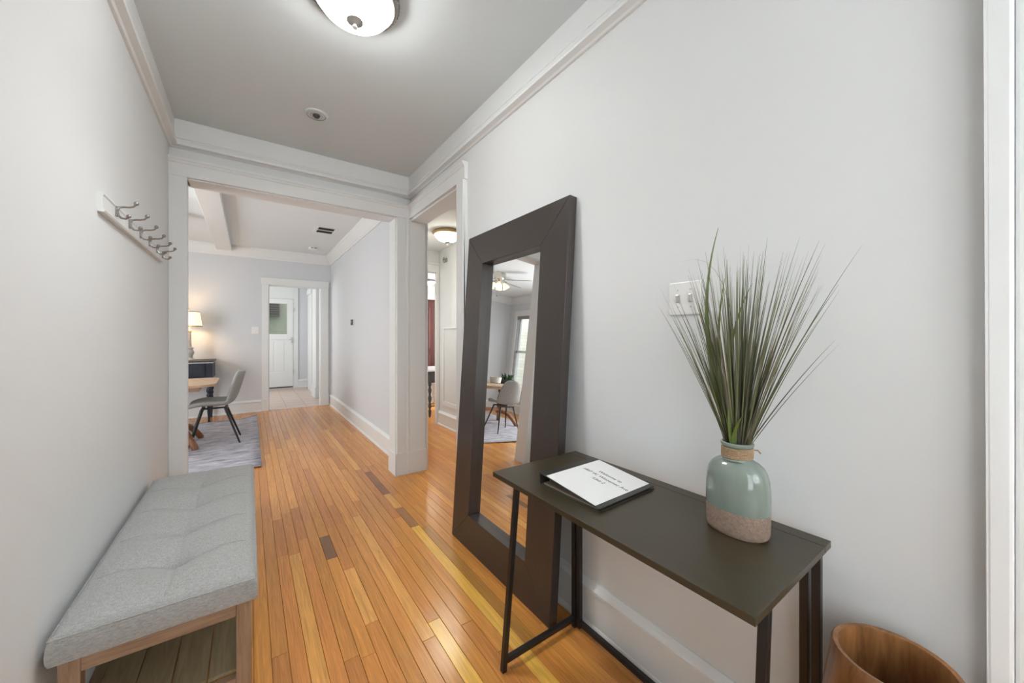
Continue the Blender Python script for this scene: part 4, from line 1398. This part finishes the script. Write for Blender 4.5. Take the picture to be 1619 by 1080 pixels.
MB().sphere((0, 0, 0.60), 0.035, 16, 10, (1, 1, 1.3)).build('bulb', mat('lit_warm_bulb', (1, 0.9, 0.7), 0.4, 0.3, emit=(1.0, 0.66, 0.34), estr=75.0), tl, smooth=True)

# ceiling fan over the table
fn = thing('ceiling_fan', 'nickel ceiling fan with lit tulip glass shades over the dining table, seen in the mirror', 'ceiling fan', (-1.22, 5.74, CEIL))
MB().lathe([(0.0, 0.0), (0.115, 0.0), (0.118, -0.02), (0.105, -0.09), (0.09, -0.12), (0.06, -0.135), (0.045, -0.16), (0.0, -0.165)], 32).build('motor_housing', M_nickel, fn, smooth=True)
for i in range(5):
    a = R(20 + 72 * i)
    ca, sa_ = math.cos(a), math.sin(a)
    vs, fs = [], []
    for (r, w_, z) in ((0.17, 0.045, -0.125), (0.25, 0.055, -0.125), (0.50, 0.066, -0.125), (0.60, 0.060, -0.125), (0.635, 0.03, -0.125)):
        for s_, dz in ((-1, 0.010), (1, -0.010)):
            for tz_ in (0, -0.006):
                vs.append((r * ca - s_ * w_ * sa_, r * sa_ + s_ * w_ * ca, z + dz + tz_))
    for k in range(4):
        o_ = k * 4
        fs += [(o_, o_ + 2, o_ + 6, o_ + 4), (o_ + 1, o_ + 5, o_ + 7, o_ + 3), (o_, o_ + 4, o_ + 5, o_ + 1), (o_ + 2, o_ + 3, o_ + 7, o_ + 6)]
    fs += [(0, 1, 3, 2), (16, 18, 19, 17)]
    bl_ = MB().add(vs, fs).build('fan_blade', mat('grey_fan_blade', (0.42, 0.40, 0.37), 0.5, 0.4), fn)
    MB().beam((0.09 * ca, 0.09 * sa_, -0.115), (0.20 * ca, 0.20 * sa_, -0.122), 0.03, 0.006).build('blade_bracket', M_nickel, bl_)
for i in range(4):
    a = R(35 + 90 * i)
    ca, sa_ = math.cos(a), math.sin(a)
    c_ = Vector((0.085 * ca, 0.085 * sa_, -0.185))
    ax = Vector((0.55 * ca, 0.55 * sa_, -0.83)).normalized()
    rot = Vector((0, 0, -1)).rotation_difference(ax).to_matrix()
    g = MB().lathe([(0.022, 0.0), (0.030, -0.02), (0.050, -0.055), (0.060, -0.085), (0.066, -0.105), (0.064, -0.106), (0.056, -0.085), (0.046, -0.055), (0.026, -0.02)], 24)
    g.v = [tuple(rot @ Vector(p) + c_) for p in g.v]
    gs = g.build('glass_shade', M_fanglass, fn, smooth=True)
    s2 = MB().sphere((0, 0, -0.055), 0.030, 14, 8, (1, 1, 1.35))
    s2.v = [tuple(rot @ Vector(p) + c_) for p in s2.v]
    s2.build('bulb', M_glow3, gs, smooth=True)
    MB().tube([(0.02 * ca, 0.02 * sa_, -0.15), (0.06 * ca, 0.06 * sa_, -0.165), tuple(c_)], 0.009, 8).build('lamp_arm', M_nickel, fn, smooth=True)
MB().tube([(0.02, 0, -0.16), (0.02, 0, -0.42)], 0.0015, 5).sphere((0.02, 0, -0.43), 0.010, 10, 6).build('pull_chain', M_darkplastic, fn, smooth=True)

# ------------------------------------------------------------------ rooms beyond the right doorway
st = thing('side_table', 'charcoal side table with turned legs and a white top behind the inner doorway', 'table', (2.66, 5.71, 0))
MB().box(-0.40, 0.44, -0.22, 0.42, 0.735, 0.765).build('top', mat('white_marble', (0.80, 0.80, 0.80), 0.3, 0.5, var=0.06, vscale=6), st, bevel=0.004)
MB().box(-0.34, 0.40, -0.17, 0.38, 0.55, 0.735).build('apron', M_chargrey, st, bevel=0.003)
for x in (-0.31, 0.37):
    for y in (-0.14, 0.35):
        MB().lathe([(0.010, 0.0), (0.018, 0.02), (0.026, 0.10), (0.014, 0.13), (0.028, 0.17), (0.016, 0.22), (0.030, 0.30), (0.016, 0.36), (0.030, 0.43), (0.018, 0.48), (0.028, 0.52), (0.028, 0.55)], 14, c=(x, y)).build('leg', M_chargrey, st, smooth=True)
MB().box(-0.31, 0.37, 0.10, 0.115, 0.115, 0.13).build('stretcher', M_chargrey, st)
wd = thing('wardrobe', 'dark red mahogany wardrobe behind the charcoal side table', 'wardrobe', (3.1, 7.25, 0))
MB().box(-0.85, 0.75, -0.25, 0.30, 0.0, 2.03).build('body', M_redwood, wd, bevel=0.006)
for x0, x1 in ((-0.83, -0.06), (-0.04, 0.73)):
    dd = MB().box(x0, x1, -0.275, -0.25, 0.08, 1.98).build('door', M_redwood, wd, bevel=0.004)
    MB().box(x0 + 0.10, x1 - 0.10, -0.283, -0.272, 0.20, 0.92).box(x0 + 0.10, x1 - 0.10, -0.283, -0.272, 1.04, 1.86).build('panel', M_redwood, dd, bevel=0.008)
lc = MB()
vv, ff = [], []
for i in range(61):
    x = -0.55 + 1.3 * i / 60
    y = 0.018 * math.sin(i * 1.3)
    vv += [(x, y, 0.0), (x, y + 0.006, 0.0), (x, y, 0.66), (x, y + 0.006, 0.66)]
for i in range(60):
    o_ = i * 4
    ff += [(o_, o_ + 4, o_ + 6, o_ + 2), (o_ + 1, o_ + 3, o_ + 7, o_ + 5), (o_ + 2, o_ + 6, o_ + 7, o_ + 3), (o_, o_ + 1, o_ + 5, o_ + 4)]
lc.add(vv, ff)
tag(lc.build('bed_skirt', mat('white_lace', (0.62, 0.62, 0.61), 0.9, 0.1, var=0.25, vscale=40, bump=0.6, bscale=90), loc=(2.75, 6.62, 0.02)), 'white lacy gathered bed skirt behind the charcoal side table legs', 'bed skirt')
# wrought iron scroll on the wall above
sc = MB()
pts = []
for k in range(15):
    a = (1 - k / 14) * 3.0 * math.pi
    r = 0.008 + 0.030 * (k / 14)
    pts.append((2.274, 4.86 - 0.05 + r * math.cos(a), 2.37 + r * math.sin(a)))
for k in range(15):
    a = math.pi + (k / 14) * 3.0 * math.pi
    r = 0.038 - 0.030 * (k / 14)
    pts.append((2.274, 4.86 + 0.026 + r * math.cos(a), 2.37 + 0.03 * min(1, k / 5) + r * math.sin(a)))
sc.tube(pts, 0.006, 6)
tag(sc.build('iron_scroll', mat('grey_iron', (0.30, 0.29, 0.27), 0.5, 0.4), smooth=True), 'small grey iron scroll ornament high on the wall beyond the right doorway', 'wall ornament')
